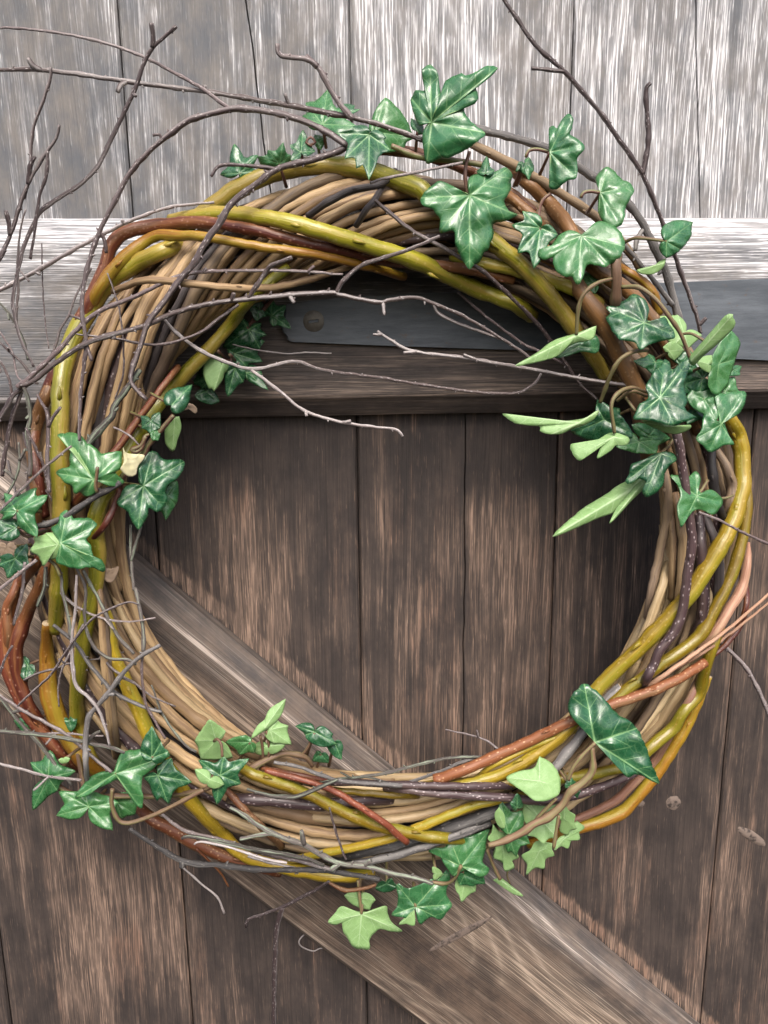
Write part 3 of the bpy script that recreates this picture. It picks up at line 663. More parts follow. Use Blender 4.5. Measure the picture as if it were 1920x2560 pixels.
# ------------------------------------------------------------------ birch twigs tucked into the ring
twig('pale', (5.5, 6.5, 8, 7), path('A', [(-30, 303), (130, 300), (300, 315), (500, 345), (700, 372), (900, 398), (1100, 430), (1250, 455), (1400, 485), (1530, 510), (1659, 545)], 'B', [(150, 600), (230, 640)]), hs=(70, 76, 84, 86, 80), side=[(path('A', [(175, 298), (140, 280), (120, 250)]), 5, 4), (path('A', [(545, 350), (520, 370), (508, 398)]), 5, 3), (path('A', [(892, 396), (885, 368)]), 5, 3), (path('A', [(1250, 455), (1240, 428), (1232, 404)]), 4, 4)])
twig('twig', (3, 4, 5, 6), path('A', [(-20, 122), (80, 122), (300, 150), (500, 200), (650, 260), (800, 340), (880, 387), (950, 440), (1000, 472)]), hs=(66, 76, 82, 88))
twig('twig', (5, 6, 7, 8, 8.5, 9), path('C', [(343, 1040), (345, 940), (352, 800), (372, 620), (355, 500), (360, 380), (395, 230)], 'A', [(440, 980), (490, 880), (560, 750), (640, 660), (720, 590), (820, 520), (960, 480), (1050, 470), (1200, 490), (1330, 530), (1420, 575), (1495, 628)]), hs=(96, 92, 82, 78, 84, 92, 96), side=[(path('A', [(700, 605), (690, 582), (660, 585)]), 4, 3), (path('C', [(372, 620), (385, 660), (397, 695)]), 5, 3), (path('C', [(430, 140), (450, 170), (460, 230)]), 5, -3)])
twig('twig', (4, 5, 6, 6, 5), path('L', [(312, 1462), (240, 1320), (180, 1180), (130, 980), (120, 850), (150, 650), (190, 470), (230, 330), (310, 150)], 'A', [(190, 900), (340, 800), (420, 720), (480, 600), (540, 480), (590, 370), (620, 280), (660, 205), (715, 155), (762, 113)]), hs=(90, 86, 82, 84, 88), side=[(path('A', [(660, 205), (662, 150), (654, 98)]), 5.5, 5), (path('A', [(575, 400), (587, 415)]), 4, 3)])
twig('twig', (6, 6, 5, 4), path('A', [(-25, 1160), (10, 1095), (50, 1000), (110, 820), (180, 690), (240, 600), (257, 540)]), hs=(86, 84, 88, 92), side=[(path('A', [(205, 650), (200, 760), (170, 850), (150, 1000), (130, 1120)]), 4, -6), (path('A', [(118, 800), (130, 720), (152, 676)]), 5, 5), (path('A', [(45, 1010), (35, 950), (25, 910)]), 5, 4)])
twig('twig', (4, 5, 5, 4), path('A', [(105, 860), (130, 740), (135, 620), (150, 530), (180, 450), (215, 345), (219, 290)]), hs=(84, 88, 92))
twig('pale', (6, 6, 6, 5, 4), path('C', [(-20, 398), (100, 338), (220, 270), (400, 170), (560, 92), (730, 32), (925, 10)]), hs=(62, 64, 66, 64), side=[(path('C', [(150, 308), (172, 322)]), 4, 2), (path('C', [(540, 100), (525, 85)]), 5, 2)])
twig('twig', (9, 9, 10, 9, 8, 6), path('A', [(1520, 618), (1470, 650), (1350, 690), (1200, 730), (1100, 800), (1000, 880), (950, 960), (880, 1060)], 'C', [(840, 270), (780, 340), (700, 450), (640, 530), (610, 620), (575, 720), (568, 785), (600, 830), (632, 862)]), lift=13, side=[(path('A', [(1200, 728), (1080, 716), (955, 715), (912, 762)]), 4.5, 2)])
twig('twig', (8, 7.5, 7, 6, 5, 4), path('C', [(75, 810), (130, 765), (250, 652), (330, 562), (430, 480), (600, 410), (740, 340), (880, 310), (1050, 305), (1250, 305), (1480, 322)]), lift=12, floor=74, side=[(path('C', [(875, 312), (890, 295)]), 5, 2), (path('C', [(1330, 306), (1357, 285)]), 4.5, 2)])
twig('pale', (6, 8, 8, 8, 7, 6, 5, 5), path('C', [(85, 800), (140, 785), (260, 690), (400, 608), (620, 545), (720, 500), (850, 460), (1000, 435), (1250, 410), (1440, 400)], 'M', [(480, 250), (740, 300), (820, 285), (980, 270), (1100, 310), (1250, 370), (1400, 450), (1530, 530), (1640, 600), (1760, 690)]), lift=14, floor=78, side=[(path('C', [(1000, 435), (1010, 402)]), 6, 3), (path('C', [(1245, 410), (1272, 445)]), 6, 3), (path('M', [(765, 300), (780, 385)]), 5, 4), (path('Y', [(1245, 600), (1295, 505), (1380, 420), (1480, 350), (1659, 290), (1900, 210), (2140, 105)]), 5.5, 2), (path('Y', [(470, 640), (560, 530), (650, 395), (685, 360), (780, 320), (862, 288)]), 6, 10), (path('M', [(1080, 330), (1130, 370), (1240, 430), (1400, 490), (1560, 545)]), 4.5, -8)])
twig('pale', (6, 6, 5.5, 5, 4.5, 4), path('C', [(700, 505), (760, 572), (850, 640), (950, 690), (1080, 730), (1180, 715), (1280, 697), (1400, 735), (1659, 770)], 'D', [(180, 800), (400, 830), (560, 835), (640, 800), (680, 750)]), lift=10, floor=74)
twig('pale', (5, 5, 4.5, 4), path('C', [(1085, 735), (1110, 752), (1200, 820), (1320, 912), (1480, 960), (1659, 985)], 'D', [(60, 995), (82, 1022)]), hs=(88, 90, 92, 94), side=[(path('C', [(1318, 910), (1325, 935)]), 5, 2), (path('C', [(1480, 962), (1516, 955)]), 4, 3)])
twig('pale', (4.5, 5, 6, 6), path('M', [(733, 487), (820, 545), (960, 615)], 'D', [(350, 682), (600, 725), (900, 780), (1080, 806), (1180, 830)]), hs=(84, 84, 82, 84), side=[(path('M', [(760, 505), (708, 510)]), 4, 2), (path('M', [(990, 622), (905, 628)]), 5, 2), (path('M', [(1380, 665), (1295, 640)]), 4.5, 3)])
twig('twig', (3, 4, 4.5, 5), path('C', [(330, 580), (500, 600), (680, 625), (850, 580), (950, 510), (1030, 452)]), lift=8)
twig('pale', (2, 2.6, 2.4, 2), path('Y', [(350, 1040), (560, 1090), (830, 1120), (1000, 1110), (1205, 1118)]), hs=(46, 42, 38), buds=False)
twig('twig', (5, 6, 7, 7, 6), path('B', [(500, -30), (520, 0), (580, 90), (660, 200), (780, 310), (920, 470), (1020, 610), (1110, 740), (1160, 850), (1210, 980)], 'D', [(1250, 220), (1300, 360), (1350, 500), (1368, 575)]), hs=(76, 74, 66, 58, 52), side=[(path('B', [(770, 312), (700, 300), (638, 295)]), 4.5, 4), (path('B', [(1125, 745), (1142, 600), (1132, 400), (1152, 358)]), 6, 6), (path('D', [(1362, 545), (1392, 508)]), 5, 3)])
twig('twig', (6, 6, 6, 5), path('D', [(-40, 0), (0, 35), (120, 130), (300, 230), (430, 310), (600, 470), (700, 580), (780, 700), (850, 800), (920, 862)]), hs=(92, 90, 84, 70, 64, 60))
twig('twig', (4, 4, 5), path('D', [(318, 398), (450, 510), (600, 620), (690, 662), (800, 720)]), hs=(56, 60, 64))
twig('greybark', (10, 11, 11, 12, 11), path('Q', [(420, 470), (560, 510), (800, 570), (1020, 640), (1240, 770), (1340, 840)], 'O', [(1530, 472)], 'N', [(750, 20), (850, 160), (930, 320), (1000, 480), (1060, 690), (1090, 800)]), hs=(60, 60, 58, 56, 52), side=[(path('N', [(860, 170), (810, 260), (800, 330)]), 6, 2)])
twig('greybark', (6, 7, 8), path('N', [(720, 280), (820, 400), (900, 500), (1010, 640), (1040, 680)]), hs=(64, 60, 56))
# the tangle at the left
twig('lichen', (5, 7, 7, 6), path('C', [(95, 790), (118, 850), (130, 930), (120, 1000), (130, 1100)], 'E', [(128, 330)]), hs=(88, 86, 84, 84), side=[(path('E', [(128, 70), (112, 82)]), 4, 2)])
twig('twig', (5, 7, 6), path('C', [(120, 800), (60, 840), (25, 900), (-20, 960)]), hs=(86, 86, 88))
twig('twig', (6, 6, 6), path('C', [(95, 825), (50, 950), (20, 1106)], 'E', [(10, 330)]), hs=(84, 80, 78))
twig('lichen', (3.5, 4, 4), path('E', [(80, 182), (85, 260), (70, 330), (40, 390), (10, 430)]), hs=(84, 82, 80), side=[(path('E', [(80, 262), (110, 210)]), 4, 2), (path('E', [(65, 340), (20, 300)]), 4, 2)])
twig('twig', (4, 5, 6, 6), path('C', [(160, 840), (175, 870), (205, 930), (208, 1060)], 'E', [(205, 240), (212, 400)]), lift=14, side=[(path('C', [(208, 985), (232, 935), (262, 895)]), 4.5, 3)])
twig('twig', (4, 5, 5), path('E', [(110, 120), (160, 220), (190, 290), (215, 400)]), lift=10)
twig('twig', (2.6, 3, 3.4), path('C', [(-10, 560), (50, 650), (75, 760), (130, 800)]), hs=(70, 74, 80), buds=False)
twig('twig', (2, 2, 2), path('C', [(180, 185), (185, 400), (196, 540), (212, 642)]), hs=(60, 62, 66), buds=False)
twig('twig', (2.5, 3, 3), path('L', [(990, 598), (1080, 850), (1112, 1000), (1140, 1300), (1130, 1550), (1060, 1760)]), lift=7, buds=False)
twig('lichen', (11, 11, 10, 8), path('S', [(700, 330), (780, 210), (970, 0)], 'L', [(1050, 1830), (1217, 1600), (1290, 1490)]), lift=9)
twig('pale', (4, 4, 4.5), path('S', [(620, 258), (400, 430), (200, 620), (0, 812), (-30, 840)]), lift=18)
twig('pale', (5, 5, 5), path('T', [(315, 0), (160, 122), (0, 252), (-40, 280)]), lift=20)
twig('greybark', (8, 9, 9, 8), path('S', [(1040, 570), (1000, 602), (850, 682), (700, 782), (600, 850), (450, 920), (300, 960)]), lift=14)
twig('twig', (3, 3.5, 4, 3), path('T', [(1200, 390), (1120, 365), (980, 410), (800, 510), (650, 680), (560, 810), (430, 1000), (280, 1140), (148, 1262)]), lift=20, buds=False)
twig('lichen', (4, 5, 6, 7), path('S', [(1130, 940), (1130, 1200), (1158, 1500)], 'T', [(1170, 250), (1210, 440), (1240, 650), (1240, 790)]), hs=(70, 80, 88, 92), side=[(path('S', [(1145, 1250), (1180, 1080), (1222, 955)]), 4, 3)])
twig('greybark', (6, 7, 8, 8, 7), path('T', [(1385, 738), (1220, 830), (1080, 960), (960, 1120), (850, 1250), (780, 1330), (750, 1450), (740, 1600), (742, 1780), (760, 1930)]), lift=16, sinkend=16, side=[(path('T', [(930, 1160), (990, 1160)]), 5, 2)])
twig('pale', (4, 5, 6, 5, 4), path('T', [(665, 130), (650, 450), (620, 700), (630, 930), (660, 1090), (760, 1180), (850, 1290), (900, 1420), (950, 1600)]), lift=18)
twig('lichen', (5, 5, 5), path('T', [(420, -20), (520, 110), (540, 280), (590, 500), (605, 660)]), lift=12)
twig('lichen', (4, 5, 5, 5), path('T', [(660, 60), (740, 250), (730, 470), (760, 640), (830, 770), (950, 850), (1100, 862), (1180, 900)]), lift=11)
twig('lichen', (5, 5, 6, 5), path('T', [(720, 90), (790, 230), (850, 330), (920, 480), (1020, 660), (1160, 810)]), lift=9)
twig('greybark', (5, 6, 6, 5), path('T', [(460, 560), (640, 710), (760, 880), (850, 990), (1000, 1150), (1250, 1270), (1400, 1312)]), lift=12)
twig('twig', (4, 4, 4), path('T', [(1235, 800), (1225, 1000), (1260, 1230), (1330, 1380), (1430, 1540)]), lift=14)
twig('lichen', (3, 4, 4), path('T', [(1310, 1080), (1390, 1300), (1480, 1450), (1600, 1600), (1700, 1660)]), lift=10)
twig('lichen', (6, 6, 6, 5), path('T', [(-40, 1478), (0, 1480), (250, 1500), (500, 1530), (700, 1570), (950, 1620), (1080, 1662)]), lift=16, floor=76, side=[(path('T', [(760, 1580), (810, 1510), (862, 1482)]), 4.5, 3)])
twig('twig', (4, 5, 5, 5), path('T', [(-40, 1140), (0, 1170), (200, 1300), (330, 1370), (530, 1480), (640, 1560), (800, 1700), (960, 1830)]), lift=13, floor=74)
twig('lichen', (5, 5, 5, 4), path('T', [(-40, 1120), (0, 1180), (120, 1340), (250, 1490), (340, 1590), (450, 1730), (560, 1870), (620, 1940)]), lift=9, floor=70, side=[(path('T', [(110, 1330), (170, 1300), (240, 1310)]), 3.5, 3)])
twig('pale', (3.5, 4, 4), path('T', [(-40, 1750), (0, 1760), (200, 1810), (420, 1870), (700, 1902)]), hs=(78, 82, 88), side=[(path('T', [(430, 1870), (350, 1940), (290, 1990)]), 3, 3)])
twig('lichen', (6, 6, 5), path('T', [(395, 60), (390, 180), (372, 280), (320, 400)]), lift=15)
twig('twig', (5, 5, 4), path('T', [(215, 20), (190, 280), (150, 430), (118, 560)]), lift=16)
twig('twig', (3.5, 4, 4), path('T', [(110, 740), (50, 840), (0, 970), (-20, 1040)]), lift=14)
hr_ = random.Random(99)
for bx, by, ang, ln in ((70, 900, -100, 260), (40, 820, -75, 300), (95, 960, -118, 220), (30, 1000, -88, 240), (120, 905, -60, 260), (60, 1080, 95, 200), (100, 1130, 80, 180), (20, 1150, 70, 190), (150, 1480, 55, 260), (210, 1560, 110, 220), (60, 1700, -20, 260), (20, 1830, 8, 240), (250, 1640, 40, 230), (620, 2140, 12, 260), (760, 1960, -8, 240)):
    pts = [(bx, by)]; a = math.radians(ang); x, y = bx, by
    for k in range(6):
        a += hr_.uniform(-.28, .28); x += math.cos(a) * ln / 6; y += math.sin(a) * ln / 6; pts.append((x, y))
    h1 = max(70, ringh(bx, by) + 10); twig(hr_.choice(('twig', 'twig', 'pale', 'lichen')), (4.2, 3.4, 2.4), pts, hs=(h1, h1 + 6, h1 + 8), side=[(pts[3:4] + [(pts[3][0] + hr_.uniform(-45, 45), pts[3][1] + hr_.uniform(-45, 45))], 2.6, 5)])
# along the bottom
twig('greybark', (6, 8, 8, 7, 7), path('I', [(560, 262), (680, 340), (800, 405), (950, 420), (1150, 440), (1350, 440), (1500, 456), (1640, 480)]), hs=(76, 74, 80, 90, 92), side=[(path('I', [(790, 402), (786, 430)]), 7, 2)])
twig('pale', (4, 6, 7, 6), path('I', [(700, 200), (800, 270), (950, 310), (1150, 370), (1300, 402), (1450, 442)]), lift=12, nodes=.012)
twig('lichen', (4, 6, 6, 5), path('I', [(785, 305), (820, 296), (920, 312), (1100, 352), (1300, 385), (1400, 420)]), lift=16, nodes=.012)
twig('pale', (3, 4, 4), path('I', [(840, 330), (870, 318), (980, 340), (1140, 390), (1240, 410)]), lift=18)
twig('lichen', (5, 7, 8, 8, 7, 6), path('V', [(-60, 400), (0, 430), (130, 520), (260, 580), (380, 620), (480, 680), (590, 730), (750, 750), (900, 790), (1060, 822), (1140, 850)]), lift=16, side=[(path('V', [(385, 622), (372, 580), (365, 538)]), 6, 4), (path('V', [(200, 555), (130, 560), (0, 588)]), 5, 2), (path('V', [(590, 732), (540, 770)]), 6, 2), (path('V', [(740, 750), (775, 715)]), 5, 3)])
twig('pale', (2.6, 3, 3), path('I', [(790, 430), (870, 500), (940, 560), (968, 628)]), hs=(62, 58, 56), buds=False)
twig('twig', (4.5, 5, 4, 4), path('I', [(1420, 490), (1390, 510), (1300, 560), (1220, 600), (1140, 630), (1072, 655), (1064, 688)]), hs=(74, 68, 62, 60), side=[(path('I', [(1220, 600), (1195, 700), (1188, 850), (1184, 1000), (1182, 1140)]), 5.5, -12)])
twig('twig', (3, 3.5, 3.5), path('V', [(530, 400), (560, 520), (600, 640), (628, 708)]), lift=20)
twig('lichen', (5, 5, 5, 4), path('V', [(1430, 100), (1330, 100), (1200, 112), (1000, 160), (850, 200), (650, 225), (580, 230)]), hs=(76, 74, 78, 82))
twig('greybark', (5, 5, 5), path('V', [(1400, 105), (1300, 135), (1200, 180), (1010, 250), (960, 270)]), hs=(74, 78, 84))
twig('lichen', (6, 7, 6, 4), path('V', [(580, 235), (450, 290), (350, 332), (230, 336), (100, 310), (40, 290)]), lift=18)
twig('greybark', (5, 6, 7, 7), path('V', [(200, 130), (350, 160), (500, 215), (620, 245), (850, 262), (960, 272)]), lift=17, floor=76)
twig('twig', (3.5, 3, 2.5), path('W', [(540, 560), (500, 525), (420, 480), (330, 455), (190, 425)]), hs=(72, 66, 62), side=[(path('W', [(410, 476), (395, 430)]), 3, 3)])
twig('twig', (5, 6, 5), path('X', [(980, 1710), (1030, 1760), (1170, 1900), (1260, 2060), (1320, 2200), (1350, 2300)]), hs=(54, 50, 48, 46))
twig('twig', (3.5, 4, 4), path('X', [(850, 830), (1000, 890), (1150, 970), (1340, 1056)]), lift=20)
twig('red', (3, 3, 2.5), path('I', [(850, 350), (950, 450), (988, 512)]), hs=(64, 60, 58))
twig('rust', (4, 6, 5), path('V', [(520, 840), (560, 865), (620, 888), (720, 882), (805, 858)]), hs=(64, 66, 66))
twig('twig', (4, 4.5, 4), path('B', [(-60, 790), (0, 772), (150, 742), (340, 702)]), lift=14)
twig('twig', (6, 7, 8, 8), path('A', [(1198, 188), (1212, 238), (1330, 258), (1380, 300), (1430, 390), (1470, 452), (1525, 515)]), hs=(96, 94, 90, 88), side=[(path('A', [(1370, 285), (1320, 240)]), 7, 3)])
twig('twig', (3, 3.5, 3), path('S', [(980, 95), (1120, 170), (1200, 250)]), lift=14, buds=False)

# ------------------------------------------------------------------ ivy
class Sprig:
    def __init__(s, label): s.label = label; s.G = newG(); s.leaves = []; s.k = 0
    def stem(s, r, pts, lift=8, floor=70, hs=None):
        s.k += 1; tube_geo(s.G, cr(spec(pts, r, lift, floor, hs), step=6), 8, .08, .02, .06, s.k * 3.3 + len(s.label), 0)
    def build(s):
        o = finish('ivy_sprig', s.G, s.mat if hasattr(s, 'mat') else 'petiole', wreath, s.label, cap='stem')
        for L in s.leaves: L(o)
lrand = random.Random(5)
def leaf_mesh(B, outline, veins, h0, g, under, mats, cup, curl, pucker, seed, parent):
    """fan of rings from the petiole point to the outline; heights give the leaf its tilt, cupping and puckering"""
    n = len(outline); rings = 9; V = []; attr_d, attr_s, attr_c = [], [], []
    Rm = max(math.hypot(p[0] - B[0], p[1] - B[1]) for p in outline) or 1
    veins = sorted(veins, key=lambda v: -math.hypot(v[0] - B[0], v[1] - B[1])); keep = []
    for v in veins:
        if len(keep) < 5 and all(abs((math.atan2(v[1] - B[1], v[0] - B[0]) - math.atan2(u[1] - B[1], u[0] - B[0]) + math.pi) % (2 * math.pi) - math.pi) > .5 for u in keep): keep.append(v)
    veins = keep
    va = [(math.atan2(v[1] - B[1], v[0] - B[0]), math.hypot(v[0] - B[0], v[1] - B[1])) for v in veins]
    def add(x, y, rho):
        dx, dy = x - B[0], y - B[1]; r = math.hypot(dx, dy); th = math.atan2(dy, dx); best = (9e9, 0, 1)
        for a, R in va:
            c = math.cos(th - a)
            d = abs(r * math.sin(th - a)) if c > 0 else r
            if d < best[0]: best = (d, max(0, r * c), R)
        dn = best[0] / Rm; sn = best[1] / Rm
        pk = pucker * Rm * .22 * (.045 * (1 - math.exp(-(dn / .07) ** 2)) + .08 * mnoise.noise(Vector((dx / Rm * 3.2, dy / Rm * 3.2, seed))) + .04 * rho * mnoise.noise(Vector((dx / Rm * 6, dy / Rm * 6, seed + 4))))
        h = h0 + (dx * g[0] + dy * g[1]) + pk * (-1 if under else 1) + (cup * rho - curl * rho * rho) * Rm * .22
        V.append(P(x, y, h)); attr_d.append(dn); attr_s.append(sn); attr_c.append((dx / Rm, dy / Rm, seed))
    add(B[0], B[1], 0)
    for k in range(1, rings + 1):
        f = (k / rings) ** .9
        for p in outline: add(B[0] + (p[0] - B[0]) * f, B[1] + (p[1] - B[1]) * f, f)
    F = []
    for j in range(n): F.append((0, 1 + j, 1 + (j + 1) % n))
    for k in range(rings - 1):
        for j in range(n):
            a = 1 + k * n + j; c = 1 + k * n + (j + 1) % n; F.append((a, a + n, c + n, c))
    ar = sum(outline[j][0] * outline[(j + 1) % n][1] - outline[(j + 1) % n][0] * outline[j][1] for j in range(n))
    # screen-clockwise (positive area with y down) faces away from the camera unless flipped
    if (ar > 0) != under: F = [tuple(reversed(f)) for f in F]
    o = mesh_obj('ivy_leaf', V, F, mats, parent, True, {'vd': ('FLOAT', attr_d), 'vs': ('FLOAT', attr_s), 'lc': ('FLOAT_VECTOR', attr_c)})
    m = o.modifiers.new('thickness', 'SOLIDIFY'); m.thickness = .00025; m.offset = -1; m.material_offset = 1
    return o
def lobes(tile, base, tips, sin=.36, pw=1.05):
    B = px(tile, [base])[0]; T = px(tile, tips)
    q = sorted([(math.atan2(t[1] - B[1], t[0] - B[0]), math.hypot(t[0] - B[0], t[1] - B[1])) for t in T]); n = len(q)
    gaps = [((q[(i + 1) % n][0] - q[i][0]) % (2 * math.pi), i) for i in range(n)]; gi = max(gaps)[1]
    q = q[gi + 1:] + q[:gi + 1]; out = []
    for i in range(n):
        a0, r0 = q[i]; a1, r1 = q[(i + 1) % n]; dl = (a1 - a0) % (2 * math.pi)
        if n == 1: dl = 2 * math.pi
        m = max(5, int(dl / (2 * math.pi) * 84))
        for k in range(m):
            t = k / m
            if i < n - 1:
                sd = sin * (.45 + .75 * min(1, dl / 1.25)); e = math.sin(math.pi * t)
                r = (r0 + (r1 - r0) * t) * (1 - sd * e ** pw)
            else:
                R = r0 if t < .5 else r1; u = 2 * t if t < .5 else 2 - 2 * t
                r = R * max(.05, (1 - .30 * math.sin(math.pi * min(u, .5)) ** .7) * (1 - u ** 2.0) * (1 if dl > 1.2 else .8))
            r *= 1 + .05 * mnoise.noise(Vector((a0 * 3 + t * 6, r0, 0)))
            a = a0 + dl * t; out.append((B[0] + r * math.cos(a), B[1] + r * math.sin(a)))
    return B, out, T
def leaf(S, tile, base, tips, lift=16, g=None, under=False, sin=.36, pet=True, cup=None, curl=None, h=None, floor=62, mat=None):
    B, out, T = lobes(tile, base, tips, sin)
    place(S, B, out, T, lift, g, under, pet, cup, curl, h, floor, mat)
def poly(S, tile, base, pts, veins=None, lift=16, g=None, under=False, pet=False, cup=.0, curl=.06, h=None, floor=62, mat=None):
    """a leaf seen half edge-on or folded, its outline followed point by point"""
    B = px(tile, [base])[0]; o = px(tile, pts); o = cr(o + [o[0]], step=6)[:-1]
    o = [(B[0] + (p[0] - B[0]) * (1 + .045 * mnoise.noise(Vector((p[0] * .07, p[1] * .07, 2.2)))), B[1] + (p[1] - B[1]) * (1 + .045 * mnoise.noise(Vector((p[0] * .07, p[1] * .07, 2.2))))) for p in o]
    cx_ = sum(p[0] for p in o) / len(o); cy_ = sum(p[1] for p in o) / len(o)
    T = px(tile, veins) if veins else [max(o, key=lambda p: (p[0] - B[0]) ** 2 + (p[1] - B[1]) ** 2)]
    place(S, B, o, T, lift, g, under, pet, cup, curl, h, floor, mat)
def place(S, B, out, T, lift, g, under, pet, cup, curl, h, floor, mat, pk=1.0):
    if under: pk = .35
    if g is None: g = (lrand.uniform(-.10, .10), lrand.uniform(-.02, .13))
    if cup is None: cup = lrand.uniform(-.02, .12)
    if curl is None: curl = lrand.uniform(.05, .28)
    h0 = h if h is not None else max(floor, ringh(*B)) + lift
    seed = lrand.uniform(0, 90); mats = [M['leaf'], M['under']]
    if mat: mats = [M[mat], M[mat]]
    S.leaves.append(lambda o: leaf_mesh(B, out, T, h0, g, under, mats, cup, curl, pk, seed, o))
    if pet:
        d = ringd(*B); e = math.atan2((B[1] - RC[1]) / RR[1], (B[0] - RC[0]) / RR[0])
        tx, ty = RC[0] + RR[0] * math.cos(e), RC[1] + RR[1] * math.sin(e); l = math.hypot(tx - B[0], ty - B[1]) + 1e-6; k = min(1, 60 / l)
        ex, ey = B[0] + (tx - B[0]) * k, B[1] + (ty - B[1]) * k
        S.k += 1
        tube_geo(S.G, cr([(B[0], B[1], h0 - .5, 3.4), ((B[0] + ex) / 2, (B[1] + ey) / 2, h0 - 5, 3.6), (ex, ey, max(55, h0 - 16), 4.2)], step=6), 7, .05, None, .04, S.k * 2.2)

# top of the ring
S = Sprig('ivy sprig with glossy dark leaves at the top of the wreath')
poly(S, 'Q', (218, 458), [(190, 465), (155, 540), (160, 640), (185, 742), (260, 715), (370, 690), (480, 630), (560, 570), (590, 530), (545, 495), (490, 450), (455, 400), (450, 350), (520, 330), (547, 270), (520, 220), (570, 190), (640, 130), (674, 78), (600, 70), (520, 110), (490, 130), (420, 125), (330, 160), (300, 200), (290, 265), (272, 200), (260, 110), (210, 60), (155, 90), (155, 160), (165, 232), (110, 240), (74, 310), (95, 400), (130, 480)], [(205, 70), (665, 85), (585, 530), (185, 735), (80, 300)], 26, (.06, .02), pet=True, cup=.08, curl=.12)
poly(S, 'B', (370, 842), [(362, 838), (365, 770), (420, 745), (480, 740), (527, 723), (552, 760), (545, 820), (520, 870), (540, 910), (580, 930), (520, 955), (472, 970), (475, 1010), (455, 1060), (420, 1120), (370, 1160), (335, 1120), (310, 1060), (300, 1000), (245, 1005), (240, 950), (215, 910), (170, 890), (156, 855), (220, 790), (260, 785), (320, 820)], [(160, 855), (370, 1150), (575, 930), (530, 730), (247, 995)], 22, (-.02, .05), cup=.06, curl=.15)
leaf(S, 'Q', (590, 810), [(600, 690), (528, 800), (655, 790)], 12, h=88)
leaf(S, 'Q', (868, 740), [(890, 700), (926, 790), (893, 862), (845, 810)], 14, sin=.2); leaf(S, 'Q', (848, 745), [(820, 735), (800, 800), (840, 810)], 12, sin=.2)
poly(S, 'Q', (1035, 665), [(1025, 640), (1030, 580), (1028, 500), (1060, 483), (1085, 500), (1110, 450), (1165, 398), (1199, 430), (1190, 500), (1175, 540), (1220, 570), (1265, 600), (1282, 640), (1240, 690), (1220, 720), (1227, 780), (1222, 842), (1160, 860), (1120, 890), (1080, 922), (1033, 917), (1035, 860), (1060, 790), (1048, 730)], [(1165, 405), (1275, 615), (1215, 835), (1060, 915), (1040, 495)], 16, (.10, .03), floor=70, pet=True, cup=.06, curl=.15)
poly(S, 'Q', (1385, 945), [(1370, 920), (1350, 850), (1390, 790), (1440, 766), (1490, 800), (1530, 850), (1600, 880), (1619, 930), (1590, 990), (1560, 1040), (1555, 1110), (1530, 1170), (1460, 1190), (1400, 1140), (1370, 1080), (1368, 1000)], [(1440, 775), (1610, 900), (1520, 1165), (1375, 1100)], 20, (.06, .08), pet=True, cup=.06, curl=.15)
poly(S, 'N', (450, 230), [(448, 225), (490, 190), (550, 140), (620, 148), (700, 200), (730, 270), (712, 350), (650, 412), (590, 432), (505, 415), (476, 440), (462, 500), (425, 552), (392, 505), (340, 492), (290, 465), (265, 410), (265, 372), (220, 388), (162, 362), (178, 320), (250, 295), (300, 230), (370, 196), (420, 205)], [(425, 545), (170, 352), (722, 300), (310, 470), (630, 410)], 26, (.03, .10), cup=.05, curl=.12)
leaf(S, 'N', (185, 182), [(0, 160), (70, 72), (298, 225), (140, 448), (38, 345)], 14, (.0, .05))
leaf(S, 'P', (305, 775), [(262, 545), (450, 635), (445, 760), (325, 840), (150, 790)], 10, h=60, g=(.0, .02), sin=.4)
leaf(S, 'P', (610, 705), [(438, 650), (520, 600), (640, 540), (700, 640)], 10, h=70, g=(0, -.12), sin=.3)
leaf(S, 'P', (775, 615), [(792, 440), (690, 560), (690, 680), (885, 610)], 10, h=64)
leaf(S, 'P', (900, 535), [(975, 505), (930, 600), (880, 480)], 10, h=58, sin=.2)
leaf(S, 'P', (940, 400), [(782, 345), (808, 232), (982, 128), (1078, 290), (1205, 415)], 12, h=66, sin=.25)
leaf(S, 'P', (1090, 330), [(1232, 285), (1190, 258), (1150, 335)], 12, h=64, g=(0, .2))
leaf(S, 'P', (1300, 480), [(1042, 470), (1112, 665), (1198, 745), (1296, 830), (1460, 600), (1432, 505), (1175, 415)], 22, (.0, .12), sin=.34, floor=80)
leaf(S, 'P', (1340, 460), [(1425, 192), (1645, 500), (1565, 592), (1318, 372)], 12, h=72, sin=.12)
leaf(S, 'Q', (120, 520), [(75, 430), (140, 440), (160, 540), (110, 540)], 10, h=84, sin=.2)
S.stem((4, 4, 4), path('Q', [(480, 660), (455, 760), (452, 860), (470, 960)]), 14)
S.stem((4, 4), path('Q', [(870, 700), (890, 655), (950, 645), (1030, 665)]), 10)
S.stem((4, 4), path('Q', [(1040, 950), (985, 1000), (960, 1080), (958, 1150)]), 14)
S.stem((4, 4), path('Q', [(1250, 980), (1270, 945), (1320, 935), (1380, 945)]), 12)
S.stem((6, 7, 6), path('Q', [(-60, 620), (150, 700), (430, 730), (620, 760)]), 10)
S.stem((3, 3), path('P', [(860, 570), (815, 540), (850, 500), (885, 540), (850, 560)]), hs=(62, 60))
S.build()

